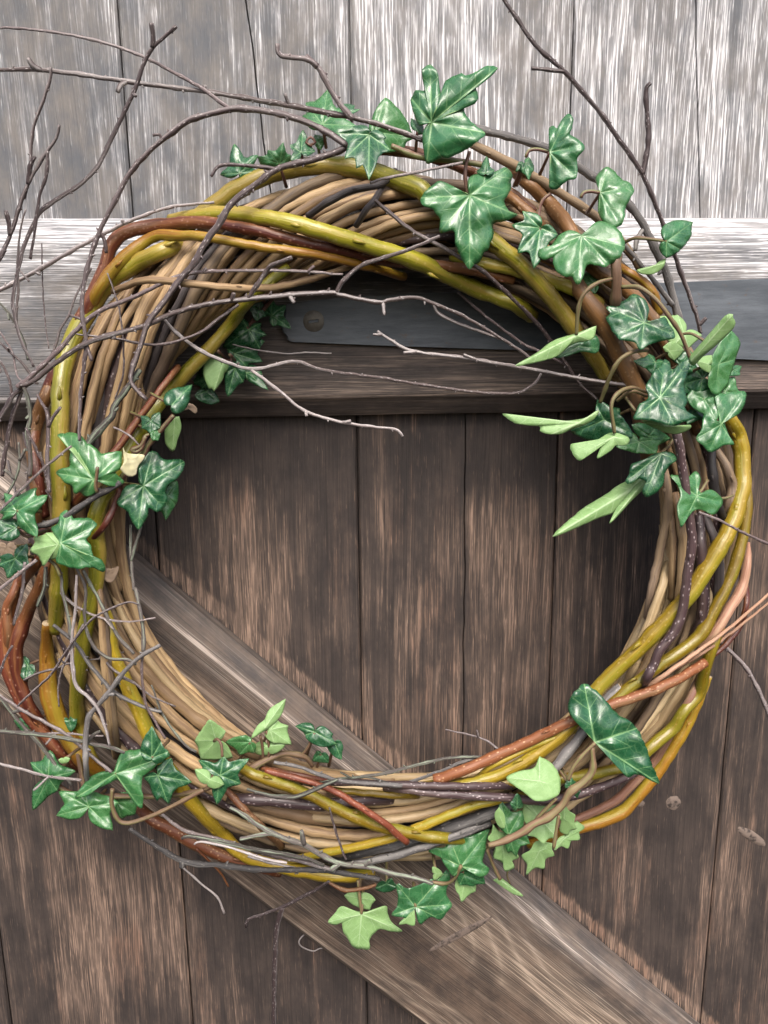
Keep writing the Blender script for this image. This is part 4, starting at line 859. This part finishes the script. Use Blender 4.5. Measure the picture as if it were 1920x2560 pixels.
# right side
S = Sprig('dense ivy sprig with curled leaves on the right of the wreath')
S.mat = 'stem'
S.stem((11, 12, 11), path('R', [(775, 120), (755, 220), (758, 350), (752, 490), (740, 600)]), hs=(86, 97, 98, 94, 84))
S.stem((4, 5, 5, 4), path('R', [(730, 345), (640, 370), (560, 430), (520, 520), (505, 695)]), hs=(98, 104, 102, 98))
S.stem((5, 5, 5, 4), path('R', [(790, 395), (900, 400), (1000, 470), (1080, 570), (1160, 690), (1222, 845)]), hs=(98, 108, 112, 110))
S.stem((5, 5, 5), path('R', [(950, 790), (870, 800), (780, 850), (720, 950), (655, 1120)]), hs=(90, 104, 104, 92))
S.stem((4, 5, 5, 4), path('R', [(945, 1055), (850, 1030), (770, 1060), (725, 1140), (745, 1315)]), hs=(90, 104, 110, 108))
S.stem((4, 4), path('R', [(945, 1080), (850, 1050), (760, 1112)]), hs=(92, 100, 94)); S.stem((4, 4), path('R', [(815, 1090), (875, 1175)]), hs=(94, 98))
S.stem((4, 3.5), path('N', [(725, 278), (770, 255), (830, 245), (1000, 268)]), hs=(70, 76, 80))
S.stem((4, 4), path('R', [(1130, 1330), (1090, 1390), (1040, 1440)]), hs=(84, 92)); S.stem((7, 7), path('R', [(1200, 1130), (1290, 1230), (1340, 1330)]), 8)
S.stem((3, 3.5), path('R', [(1165, 692), (1230, 690), (1310, 735)]), hs=(92, 100)); S.stem((4, 4), path('R', [(1330, 1610), (1300, 1660), (1262, 1712)]), hs=(92, 96))
S.stem((3.5, 3.5), path('R', [(1410, 1725), (1450, 1720), (1490, 1705)]), hs=(88, 86))
leaf(S, 'N', (1000, 270), [(1172, 142), (1168, 215), (1095, 322), (1000, 378)], h=80, g=(-.05, .05), sin=.08, pet=False)
poly(S, 'N', (980, 410), [(998, 378), (975, 440), (905, 482), (822, 474), (812, 452), (900, 438), (955, 400)], h=78, under=True)
poly(S, 'R', (505, 700), [(632, 640), (605, 722), (480, 752), (380, 832), (240, 872), (120, 892), (250, 815), (360, 735), (500, 690)], [(120, 892), (620, 650)], h=98, under=True, g=(.05, .10))
poly(S, 'R', (520, 770), [(628, 698), (652, 745), (630, 812), (540, 802), (450, 830), (370, 838), (480, 756), (590, 722)], [(630, 780), (400, 830)], h=90, g=(0, .05))
poly(S, 'R', (932, 620), [(950, 600), (962, 530), (930, 470), (870, 443), (800, 480), (740, 510), (686, 520), (720, 560), (690, 585), (720, 650), (750, 702), (800, 732), (870, 742), (910, 792), (960, 760), (1020, 740), (1120, 718), (1117, 680), (1090, 630), (1060, 583), (1020, 600), (970, 610)], [(870, 450), (695, 525), (760, 700), (908, 785), (1115, 695)], h=102, g=(.02, .10), cup=.05, curl=.12)
poly(S, 'R', (1228, 860), [(1490, 566), (1497, 640), (1405, 740), (1300, 830), (1240, 888), (1214, 842), (1300, 740), (1440, 580)], h=112, under=True, g=(.08, -.05))
poly(S, 'R', (1400, 880), [(1480, 672), (1537, 740), (1505, 850), (1470, 960), (1450, 1020), (1385, 1075), (1335, 1015), (1350, 870), (1395, 760)], [(1490, 700), (1380, 1050), (1500, 850)], h=92, g=(-.1, .02))
poly(S, 'R', (1030, 1092), [(943, 1010), (975, 960), (985, 930), (1040, 880), (1060, 848), (1092, 870), (1110, 912), (1160, 870), (1224, 843), (1215, 900), (1200, 960), (1190, 1040), (1202, 1110), (1190, 1150), (1215, 1190), (1262, 1215), (1200, 1240), (1120, 1267), (1050, 1255), (1000, 1240), (940, 1230), (866, 1225), (880, 1180), (900, 1130), (940, 1110), (960, 1080), (945, 1040)], [(1220, 850), (950, 1010), (1065, 855), (875, 1215), (1120, 1260)], h=112, g=(.0, .10), cup=.06, curl=.12)
poly(S, 'R', (1060, 1270), [(908, 1235), (1010, 1238), (1120, 1278), (1225, 1265), (1195, 1302), (1110, 1318), (1000, 1282)], [(1215, 1275), (915, 1238)], h=108, under=True, g=(0, -.1))
leaf(S, 'R', (1300, 970), [(1205, 850), (1345, 890), (1355, 1010), (1270, 1110), (1170, 1010)], h=90, sin=.2)
poly(S, 'R', (1415, 1258), [(1398, 1240), (1390, 1170), (1375, 1073), (1440, 1065), (1500, 1050), (1568, 1053), (1562, 1130), (1530, 1190), (1480, 1220), (1440, 1248), (1450, 1290), (1470, 1340), (1497, 1385), (1430, 1390), (1390, 1420), (1340, 1432), (1300, 1390), (1256, 1350), (1290, 1290), (1300, 1230), (1310, 1190), (1360, 1220)], [(1560, 1060), (1490, 1380), (1340, 1425), (1262, 1348), (1380, 1080)], h=98, g=(.0, .06), pet=True, cup=.05, curl=.12)
poly(S, 'R', (1310, 1100), [(1215, 1060), (1250, 1000), (1310, 985), (1375, 1050), (1402, 1150), (1385, 1235), (1310, 1200), (1240, 1160), (1195, 1090)], [(1220, 1060), (1370, 1050), (1385, 1225)], h=92, pet=True)
poly(S, 'R', (520, 1250), [(40, 1192), (150, 1208), (250, 1232), (400, 1242), (560, 1220), (645, 1170), (625, 1215), (565, 1258), (480, 1288), (400, 1320), (330, 1320), (272, 1300), (275, 1272), (185, 1264), (105, 1245)], [(60, 1198), (400, 1300), (635, 1180)], h=96, under=True, g=(.03, .1))
poly(S, 'R', (680, 1230), [(635, 1105), (720, 1145), (800, 1220), (860, 1335), (740, 1360), (600, 1365), (470, 1305), (600, 1232)], [(620, 1120), (850, 1320), (500, 1310)], h=86)
poly(S, 'R', (740, 1340), [(745, 1310), (832, 1342), (825, 1388), (750, 1392), (722, 1425), (638, 1472), (655, 1400), (600, 1432), (525, 1488), (480, 1450), (472, 1385), (560, 1388), (650, 1350), (700, 1320)], [(500, 1460), (650, 1460), (825, 1360)], h=108, under=True, g=(.05, .08))
poly(S, 'R', (1040, 1442), [(1060, 1428), (1110, 1438), (1137, 1480), (1090, 1520), (1062, 1570), (1050, 1640), (1000, 1690), (935, 1717), (916, 1680), (940, 1620), (900, 1600), (850, 1632), (813, 1620), (840, 1560), (850, 1508), (920, 1488), (980, 1450)], [(1130, 1480), (940, 1705), (825, 1612), (855, 1515)], h=98, g=(.03, .08), cup=.05, curl=.12)
leaf(S, 'R', (900, 1370), [(795, 1290), (930, 1320), (1065, 1345), (1010, 1440), (880, 1440), (755, 1400)], h=88, sin=.2)
poly(S, 'R', (850, 1670), [(922, 1588), (932, 1622), (860, 1700), (800, 1765), (735, 1815), (640, 1848), (500, 1912), (352, 1968), (425, 1890), (555, 1782), (690, 1700), (800, 1625)], [(360, 1962), (915, 1600)], h=90, under=True, g=(.02, .1))
poly(S, 'R', (880, 1680), [(935, 1605), (932, 1655), (850, 1738), (775, 1822), (716, 1878), (752, 1795), (815, 1720), (880, 1640)], [(720, 1870), (930, 1620)], h=93, under=True, g=(.02, .06))
poly(S, 'R', (1262, 1710), [(1290, 1690), (1340, 1668), (1390, 1690), (1424, 1740), (1400, 1800), (1360, 1827), (1300, 1800), (1250, 1800), (1210, 1840), (1165, 1907), (1150, 1850), (1138, 1780), (1160, 1710), (1140, 1640), (1096, 1583), (1160, 1578), (1210, 1590), (1252, 1548), (1287, 1600), (1270, 1660)], [(1415, 1745), (1168, 1895), (1105, 1588), (1255, 1558)], h=98, cup=.05, curl=.12)
leaf(S, 'R', (1090, 800), [(1048, 775), (1100, 738), (1180, 790), (1120, 855)], h=88, sin=.1, under=True)
leaf(S, 'R', (1180, 690), [(1020, 580), (1140, 572), (1295, 700), (1210, 780), (1120, 760)], h=82, sin=.15, under=True)
leaf(S, 'R', (1000, 870), [(862, 860), (960, 815), (1065, 860), (985, 945)], h=88, sin=.3)
leaf(S, 'R', (1490, 920), [(1545, 895), (1535, 945), (1460, 950)], h=82, sin=.2)
leaf(S, 'R', (1330, 880), [(1260, 860), (1370, 830), (1340, 935)], h=96, under=True, sin=.2)
for bs, tp, hh in (((1130, 1010), [(1060, 930), (1190, 930), (1240, 1040), (1080, 1090)], 86), ((1250, 1150), [(1180, 1060), (1320, 1100), (1330, 1230), (1200, 1260)], 86), ((960, 1330), [(850, 1260), (1010, 1270), (1100, 1350), (990, 1420)], 86), ((1440, 1050), [(1370, 960), (1500, 960), (1540, 1080), (1400, 1120)], 84), ((1160, 880), [(1090, 800), (1230, 800), (1260, 920), (1120, 940)], 86), ((700, 1230), [(640, 1120), (780, 1160), (800, 1280), (680, 1300)], 80)):
    leaf(S, 'R', bs, tp, h=hh, sin=.22)
leaf(S, 'R', (620, 380), [(480, 370), (560, 300), (620, 440), (540, 450)], h=80, sin=.3)
S.build()

# left side
S = Sprig('ivy sprig with flat veined leaves on the left of the wreath')
poly(S, 'S', (808, 548), [(815, 600), (828, 662), (740, 700), (690, 660), (640, 678), (620, 610), (560, 575), (520, 530), (474, 490), (540, 450), (600, 440), (600, 380), (610, 290), (650, 260), (600, 200), (498, 172), (580, 143), (660, 150), (720, 190), (750, 230), (790, 250), (840, 280), (870, 322), (960, 310), (1050, 308), (1050, 400), (1042, 460), (995, 490), (1074, 570), (1030, 602), (960, 612), (900, 592), (850, 570)], [(515, 172), (480, 492), (735, 690), (1040, 330), (1065, 580)], 22, (.0, .05), pet=True, cup=.05, curl=.12)
poly(S, 'S', (1240, 603), [(1210, 592), (1193, 560), (1195, 500), (1195, 430), (1240, 370), (1270, 320), (1322, 296), (1360, 320), (1400, 370), (1450, 380), (1530, 368), (1599, 390), (1580, 470), (1530, 540), (1470, 590), (1440, 650), (1450, 720), (1410, 792), (1360, 828), (1290, 800), (1280, 870), (1240, 930), (1193, 975), (1150, 920), (1120, 880), (1110, 830), (1060, 800), (1010, 750), (1040, 690), (1070, 620), (1130, 588)], [(1320, 305), (1590, 395), (1400, 790), (1195, 965), (1020, 740)], 22, (-.04, .08), pet=True, cup=.04, curl=.12)
leaf(S, 'S', (1440, 690), [(1530, 560), (1520, 770), (1430, 905), (1380, 820)], h=72, sin=.2)
poly(S, 'S', (525, 1098), [(495, 1080), (450, 995), (443, 960), (500, 920), (520, 850), (577, 810), (620, 850), (640, 882), (700, 880), (780, 888), (834, 940), (790, 1000), (770, 1040), (742, 1070), (780, 1110), (800, 1180), (815, 1240), (880, 1240), (908, 1300), (890, 1348), (800, 1312), (720, 1310), (640, 1322), (560, 1292), (503, 1278), (480, 1240), (510, 1160)], [(575, 820), (825, 940), (880, 1330), (508, 1270)], 26, (.0, .06), pet=True, cup=.04, curl=.12)
leaf(S, 'S', (500, 1110), [(400, 1010), (290, 1050), (255, 1160), (375, 1305), (420, 1240)], 27, (.0, .02), sin=.2, under=True)
leaf(S, 'S', (145, 820), [(322, 618), (418, 678), (325, 1055), (0, 900), (-30, 830), (35, 668)], 22, (.05, .08), sin=.38, floor=78)
leaf(S, 'S', (135, 965), [(-20, 1050), (-30, 900), (60, 885)], h=98, sin=.2)
leaf(S, 'S', (130, 1230), [(235, 1100), (245, 1320), (60, 1405), (-20, 1290), (-10, 1220)], h=86, sin=.25)
leaf(S, 'S', (60, 1130), [(120, 1090), (180, 1190), (20, 1230), (-30, 1100)], h=80, sin=.2, mat='dead')
leaf(S, 'C', (742, 885), [(768, 808), (832, 795), (822, 860)], 20, sin=.15, floor=84)
leaf(S, 'C', (652, 955), [(608, 932), (690, 915), (692, 985), (650, 1010), (612, 985)], 20, sin=.15); leaf(S, 'C', (668, 1000), [(650, 1005), (692, 998), (682, 1042), (660, 1040)], 22, sin=.1)
poly(S, 'C', (755, 945), [(775, 935), (783, 985), (765, 1040), (755, 1080), (735, 1082), (715, 1045), (712, 990), (735, 945)], h=52, under=True)
poly(S, 'S', (1110, 380), [(1060, 262), (1100, 322), (1255, 340), (1195, 430), (1172, 510), (1112, 522), (1040, 462), (1068, 400)], h=98, mat='dry')
poly(S, 'C', (800, 890), [(765, 885), (820, 878), (852, 900), (845, 925), (818, 905), (775, 915)], h=88, mat='dead')
poly(S, 'S', (940, 1350), [(880, 1300), (960, 1320), (1030, 1300), (1000, 1400), (960, 1440), (905, 1420)], h=78, mat='dead')
S.stem((6, 7, 8), path('C', [(750, 930), (690, 1000), (640, 1060)], 'S', [(1240, 330), (1100, 470), (1030, 580)]), 11)
S.stem((4, 4.5), path('S', [(842, 440), (835, 520), (825, 600), (840, 660)]), 26)
S.stem((5, 5, 4), path('C', [(630, 1020), (610, 1060), (570, 1080)], 'S', [(1180, 310), (1230, 270), (1250, 180), (1290, 160)]), 15)
S.stem((4, 4), path('S', [(420, 1240), (480, 1290), (520, 1380)]), 20)
S.stem((5, 6, 6, 5), path('C', [(750, 930), (690, 1000)], 'S', [(1100, 450), (800, 700), (500, 950), (300, 1000), (150, 990)]), 4)
S.stem((4, 4), path('S', [(500, 950), (520, 1090), (420, 1240)]), 8)
S.stem((4, 4), path('S', [(160, 990), (230, 1040), (330, 1010), (420, 980)]), 18)
S.build()

# shaded sprig behind the ring's inner edge
S = Sprig('shaded dark ivy sprig tucked behind the inner edge, against the rail')
leaf(S, 'Y', (490, 910), [(262, 1070), (420, 800), (600, 850), (645, 960), (590, 1080)], h=42, sin=.3)
leaf(S, 'Y', (365, 1120), [(610, 1190), (480, 1240), (630, 1010), (300, 1080)], h=40, sin=.3)
leaf(S, 'Y', (370, 1245), [(280, 1290), (305, 1500), (445, 1370)], h=46, sin=.25)
leaf(S, 'Y', (265, 1200), [(142, 1420), (190, 1448), (278, 1290)], h=50, sin=.1, under=True)
leaf(S, 'Y', (690, 790), [(560, 690), (690, 640), (810, 700), (855, 905), (700, 885)], h=36, sin=.35)
leaf(S, 'Y', (470, 1280), [(660, 1435), (610, 1295), (480, 1350)], h=40, sin=.3)
leaf(S, 'Y', (170, 1330), [(-10, 1380), (80, 1425), (60, 1230), (170, 1240)], h=44, sin=.2)
leaf(S, 'Y', (120, 1450), [(240, 1540), (20, 1480), (180, 1420)], h=38, sin=.2)
leaf(S, 'Y', (580, 740), [(500, 700), (600, 660), (640, 800), (560, 840)], h=40, sin=.2)
S.stem((5, 6, 5), path('Y', [(700, 640), (600, 760), (480, 900), (370, 1120), (300, 1230), (150, 1330)]), hs=(38, 36, 38, 42))
S.build()

# bottom left
S = Sprig('ivy sprig with bright green leaves on the lower left of the wreath')
poly(S, 'U', (478, 452), [(470, 440), (500, 360), (540, 338), (600, 335), (650, 340), (700, 343), (740, 362), (690, 400), (650, 440), (612, 470), (605, 520), (614, 570), (602, 620), (560, 580), (530, 530), (490, 482), (450, 500), (400, 522), (340, 560), (285, 568), (320, 510), (360, 465), (420, 440)], [(735, 362), (600, 612), (295, 562), (515, 350)], 26, (.0, .06), pet=True, cup=.04, curl=.1)
leaf(S, 'U', (655, 375), [(655, 222), (738, 345), (600, 345), (700, 300)], 24, (.0, .02), sin=.15)
leaf(S, 'U', (685, 460), [(848, 492), (750, 375), (735, 602), (680, 585), (615, 470)], 18, (.04, .06), sin=.3)
leaf(S, 'U', (350, 610), [(192, 655), (203, 535), (470, 728), (495, 590), (325, 515)], 22, (.0, .08), sin=.30)
leaf(S, 'U', (485, 590), [(510, 672), (575, 650), (610, 570), (520, 540)], 14, sin=.15)
leaf(S, 'U', (155, 470), [(66, 395), (165, 335), (285, 440), (200, 535), (78, 630)], 10, (.03, .05), sin=.30, floor=72)
leaf(S, 'U', (230, 385), [(205, 385), (262, 378), (235, 400)], 12, sin=.05, floor=76, under=True)
leaf(S, 'U', (985, 460), [(878, 385), (1002, 370), (1125, 378), (1085, 500), (965, 605), (868, 440)], 22, (.0, .04), sin=.36)
leaf(S, 'U', (935, 480), [(865, 430), (1005, 505), (920, 500)], 27, sin=.1, under=True)
leaf(S, 'U', (965, 290), [(935, 190), (1012, 248), (1045, 370), (890, 378), (862, 290)], 8, (.0, -.05), sin=.14, under=True, floor=72)
poly(S, 'U', (1200, 230), [(1302, 88), (1288, 150), (1262, 190), (1230, 222), (1180, 255), (1135, 280), (1165, 220), (1200, 190), (1225, 140)], h=84, under=True)
leaf(S, 'U', (1225, 240), [(1312, 220), (1330, 312), (1245, 305), (1262, 195)], h=82, sin=.2, under=True)
leaf(S, 'U', (1130, 300), [(1005, 300), (1075, 362), (1150, 355), (1120, 270)], h=84, sin=.25); leaf(S, 'U', (1210, 320), [(1150, 350), (1300, 310), (1220, 355), (1150, 310)], h=80, sin=.1, under=True)
leaf(S, 'U', (1440, 250), [(1345, 222), (1395, 265), (1530, 262), (1548, 310)], h=74, sin=.25); leaf(S, 'U', (1535, 300), [(1500, 300), (1578, 340), (1572, 385)], h=72, sin=.2)
leaf(S, 'U', (1470, 355), [(1428, 392), (1508, 400), (1450, 342)], h=68, sin=.2)
leaf(S, 'G', (120, 280), [(95, 240), (150, 330), (110, 350)], h=60, sin=.2); leaf(S, 'G', (300, 520), [(260, 520), (330, 500), (310, 570)], h=62, sin=.2); leaf(S, 'G', (120, 540), [(60, 520), (150, 560), (110, 580)], h=58, sin=.2)
S.mat = 'stem'
S.stem((7, 8, 7, 5), path('U', [(1060, 470), (1110, 440), (1200, 390), (1290, 355), (1390, 370), (1430, 415)]), hs=(84, 80, 74, 70))
S.stem((3.5, 3.5), path('U', [(1192, 385), (1188, 320), (1178, 268)]), hs=(78, 82)); S.stem((3.5, 3.5), path('U', [(1218, 380), (1220, 320), (1208, 245)]), hs=(78, 82))
S.stem((3.5, 3.5), path('U', [(1378, 365), (1410, 320), (1440, 255)]), hs=(72, 74)); S.stem((3.5, 3.5), path('U', [(995, 370), (990, 310), (970, 285), (955, 295)]), hs=(92, 86))
S.stem((4, 5, 5), path('G', [(120, 280), (110, 400), (120, 540), (180, 640)], 'U', [(150, 480)]), hs=(58, 56, 56, 62, 80))
S.stem((4, 5), path('G', [(300, 520), (330, 640)], 'U', [(330, 540)]), hs=(60, 62, 84))
S.stem((5, 6, 6), path('U', [(1080, 460), (985, 480), (905, 530), (700, 560), (480, 560), (300, 560), (150, 480)]), 6)
S.stem((5, 5, 5), path('U', [(905, 530), (800, 585), (700, 635), (600, 675), (530, 690), (490, 670), (462, 600), (465, 525)]), 14, floor=84)
S.build()

# bottom right
S = Sprig('ivy sprig with pale undersides showing on the lower right of the wreath')
S.mat = 'stem'
poly(S, 'W', (1160, 507), [(1160, 507), (1060, 400), (1000, 335), (984, 255), (1030, 180), (1090, 128), (1160, 168), (1225, 235), (1290, 308), (1380, 370), (1442, 430), (1485, 530), (1530, 650), (1572, 772), (1440, 716), (1370, 732), (1320, 685), (1250, 612), (1190, 545)], [(1090, 132), (988, 262), (1440, 412), (1568, 768), (1372, 728)], 26, (.0, .06), cup=.05, curl=.1)
poly(S, 'W', (800, 760), [(800, 597), (860, 630), (912, 685), (937, 780), (912, 855), (790, 892), (700, 832), (640, 790), (582, 735), (680, 692), (765, 672)], [(800, 600), (590, 735), (930, 800)], 24, (.0, .12), under=True)
poly(S, 'W', (800, 1000), [(690, 800), (740, 855), (790, 870), (850, 890), (925, 862), (905, 930), (945, 990), (905, 1040), (915, 1125), (860, 1130), (825, 1170), (770, 1120), (712, 1108), (715, 1040), (672, 990), (700, 920), (645, 850)], [(690, 830), (900, 1110), (720, 1090)], 18, under=True)
poly(S, 'W', (960, 1000), [(960, 900), (995, 955), (1034, 975), (1025, 1025), (1044, 1065), (998, 1080), (985, 1110), (930, 1080), (940, 1020), (922, 960)], [(1030, 1060), (960, 910)], 17, under=True)
poly(S, 'W', (950, 1140), [(1040, 1014), (1092, 1060), (1055, 1090), (1062, 1138), (1005, 1145), (985, 1196), (940, 1180), (895, 1208), (922, 1130), (1000, 1090)], [(1060, 1060), (910, 1200)], 16, under=True)
poly(S, 'W', (800, 1210), [(895, 1162), (880, 1200), (898, 1240), (840, 1262), (830, 1328), (770, 1320), (714, 1366), (720, 1300), (684, 1240), (740, 1205), (780, 1145)], [(725, 1355), (880, 1180)], 18, under=True, floor=70)
poly(S, 'W', (545, 990), [(540, 926), (574, 980), (574, 1062), (530, 1044), (508, 970)], None, 18, under=True)
poly(S, 'W', (560, 1180), [(498, 1036), (540, 1085), (595, 1100), (610, 1170), (666, 1250), (620, 1275), (640, 1316), (576, 1342), (560, 1280), (506, 1255), (515, 1190), (464, 1130), (490, 1090)], [(500, 1050), (585, 1330)], 14, under=True, floor=72)
leaf(S, 'W', (600, 1110), [(545, 882), (688, 950), (738, 1165), (650, 1255), (600, 1230), (558, 1130)], 24, (.0, .05), sin=.3)
leaf(S, 'W', (655, 930), [(655, 835), (692, 930), (640, 955), (610, 900)], 24, sin=.2)
leaf(S, 'W', (1000, 790), [(1005, 728), (1038, 765), (965, 800)], 26, sin=.2); leaf(S, 'W', (1035, 815), [(1068, 825), (1045, 870), (1010, 830)], 24, sin=.2)
poly(S, 'V', (1308, 748), [(1300, 790), (1265, 808), (1230, 770), (1200, 720), (1180, 690), (1116, 660), (1150, 635), (1210, 640), (1235, 600), (1225, 550), (1203, 496), (1260, 540), (1320, 570), (1400, 555), (1477, 533), (1460, 600), (1450, 680), (1440, 720), (1477, 770), (1430, 817), (1380, 790), (1335, 772)], [(1210, 505), (1470, 540), (1465, 775), (1270, 800), (1125, 660)], 22, (.0, .06), pet=True, cup=.05, curl=.1)
poly(S, 'V', (1040, 988), [(1035, 1002), (1000, 1050), (960, 1052), (898, 1038), (930, 990), (935, 930), (925, 870), (945, 853), (990, 880), (1060, 860), (1120, 830), (1190, 810), (1230, 763), (1242, 830), (1225, 900), (1257, 975), (1230, 1010), (1190, 1064), (1130, 1050), (1065, 1092)], [(1225, 775), (935, 862), (905, 1035), (1250, 975), (1180, 1055)], h=78, g=(.0, .04), pet=True, cup=.05, curl=.1)
poly(S, 'V', (1010, 1040), [(1035, 1005), (1035, 1098), (985, 1088), (940, 1092), (985, 1045)], h=80, under=True)
poly(S, 'V', (720, 1032), [(690, 1015), (640, 1000), (598, 983), (560, 1030), (520, 1078), (560, 1097), (602, 1080), (610, 1130), (640, 1180), (670, 1220), (700, 1237), (767, 1234), (765, 1190), (790, 1150), (830, 1120), (900, 1135), (965, 1132), (910, 1090), (880, 1040), (868, 983), (810, 1000), (760, 1018)], [(525, 1078), (702, 1228), (950, 1130), (862, 990)], h=66, g=(.0, .05), under=True, pet=True)
leaf(S, 'V', (705, 935), [(618, 918), (805, 948), (770, 1005), (690, 985)], h=62, sin=.15, under=True)
leaf(S, 'V', (1330, 830), [(1395, 895), (1310, 962), (1285, 905)], h=74, sin=.2, under=True); leaf(S, 'V', (1330, 800), [(1455, 852), (1385, 868), (1300, 860)], h=78, sin=.2)
leaf(S, 'V', (1160, 790), [(1140, 750), (1200, 790), (1150, 830)], h=76, sin=.2, under=True); leaf(S, 'V', (870, 850), [(800, 880), (930, 870), (900, 820)], h=60, sin=.2); leaf(S, 'V', (1560, 640), [(1640, 650), (1590, 740), (1500, 690)], h=74, sin=.1, under=True)
poly(S, 'W', (560, 1410), [(495, 1398), (550, 1388), (620, 1440), (695, 1502), (640, 1495), (570, 1450)], [(690, 1500)], h=64, under=True)
S.stem((6, 9, 9, 9, 8, 6), path('W', [(1140, 540), (1145, 680), (1090, 760), (1000, 830), (950, 910), (860, 990), (760, 1040), (690, 1090), (560, 1150), (470, 1175)]), 23, floor=78)
S.stem((4, 5), path('W', [(910, 870), (860, 920), (800, 985), (770, 1030)]), 27); S.stem((4, 5, 5), path('W', [(1160, 510), (1080, 590), (1020, 670), (985, 750)]), 26)
S.stem((4, 4), path('W', [(925, 980), (912, 1060), (892, 1190)]), 22, floor=80); S.stem((4, 4), path('W', [(460, 1200), (500, 1300), (545, 1395)]), 14, floor=62)
S.stem((4, 3), path('V', [(700, 830), (708, 920), (720, 1030)]), hs=(62, 66)); S.stem((4, 4, 4), path('V', [(1310, 745), (1260, 830), (1200, 850), (1100, 830)]), hs=(86, 78, 74))
S.stem((2, 2), path('W', [(600, 1330), (590, 1370), (610, 1425)]), hs=(66, 62))
S.build()

# ------------------------------------------------------------------ a loose fibre clinging to the planks
G = newG()
tube_geo(G, cr([(x, y, h, 1.6) for (x, y), h in zip(path('V', [(405, 1135), (372, 1160), (350, 1190), (362, 1222), (430, 1250), (470, 1236), (502, 1232)]), (.6, 3, 5, 4, 2, 1, .5))], step=4), 6, .1, None, .1, 4.4)
fo = finish('plant_fibre', G, 'pale', None, 'thin curled pale plant fibre stuck to the dark planks under the wreath', cap='pale'); fo['category'] = 'fibre'
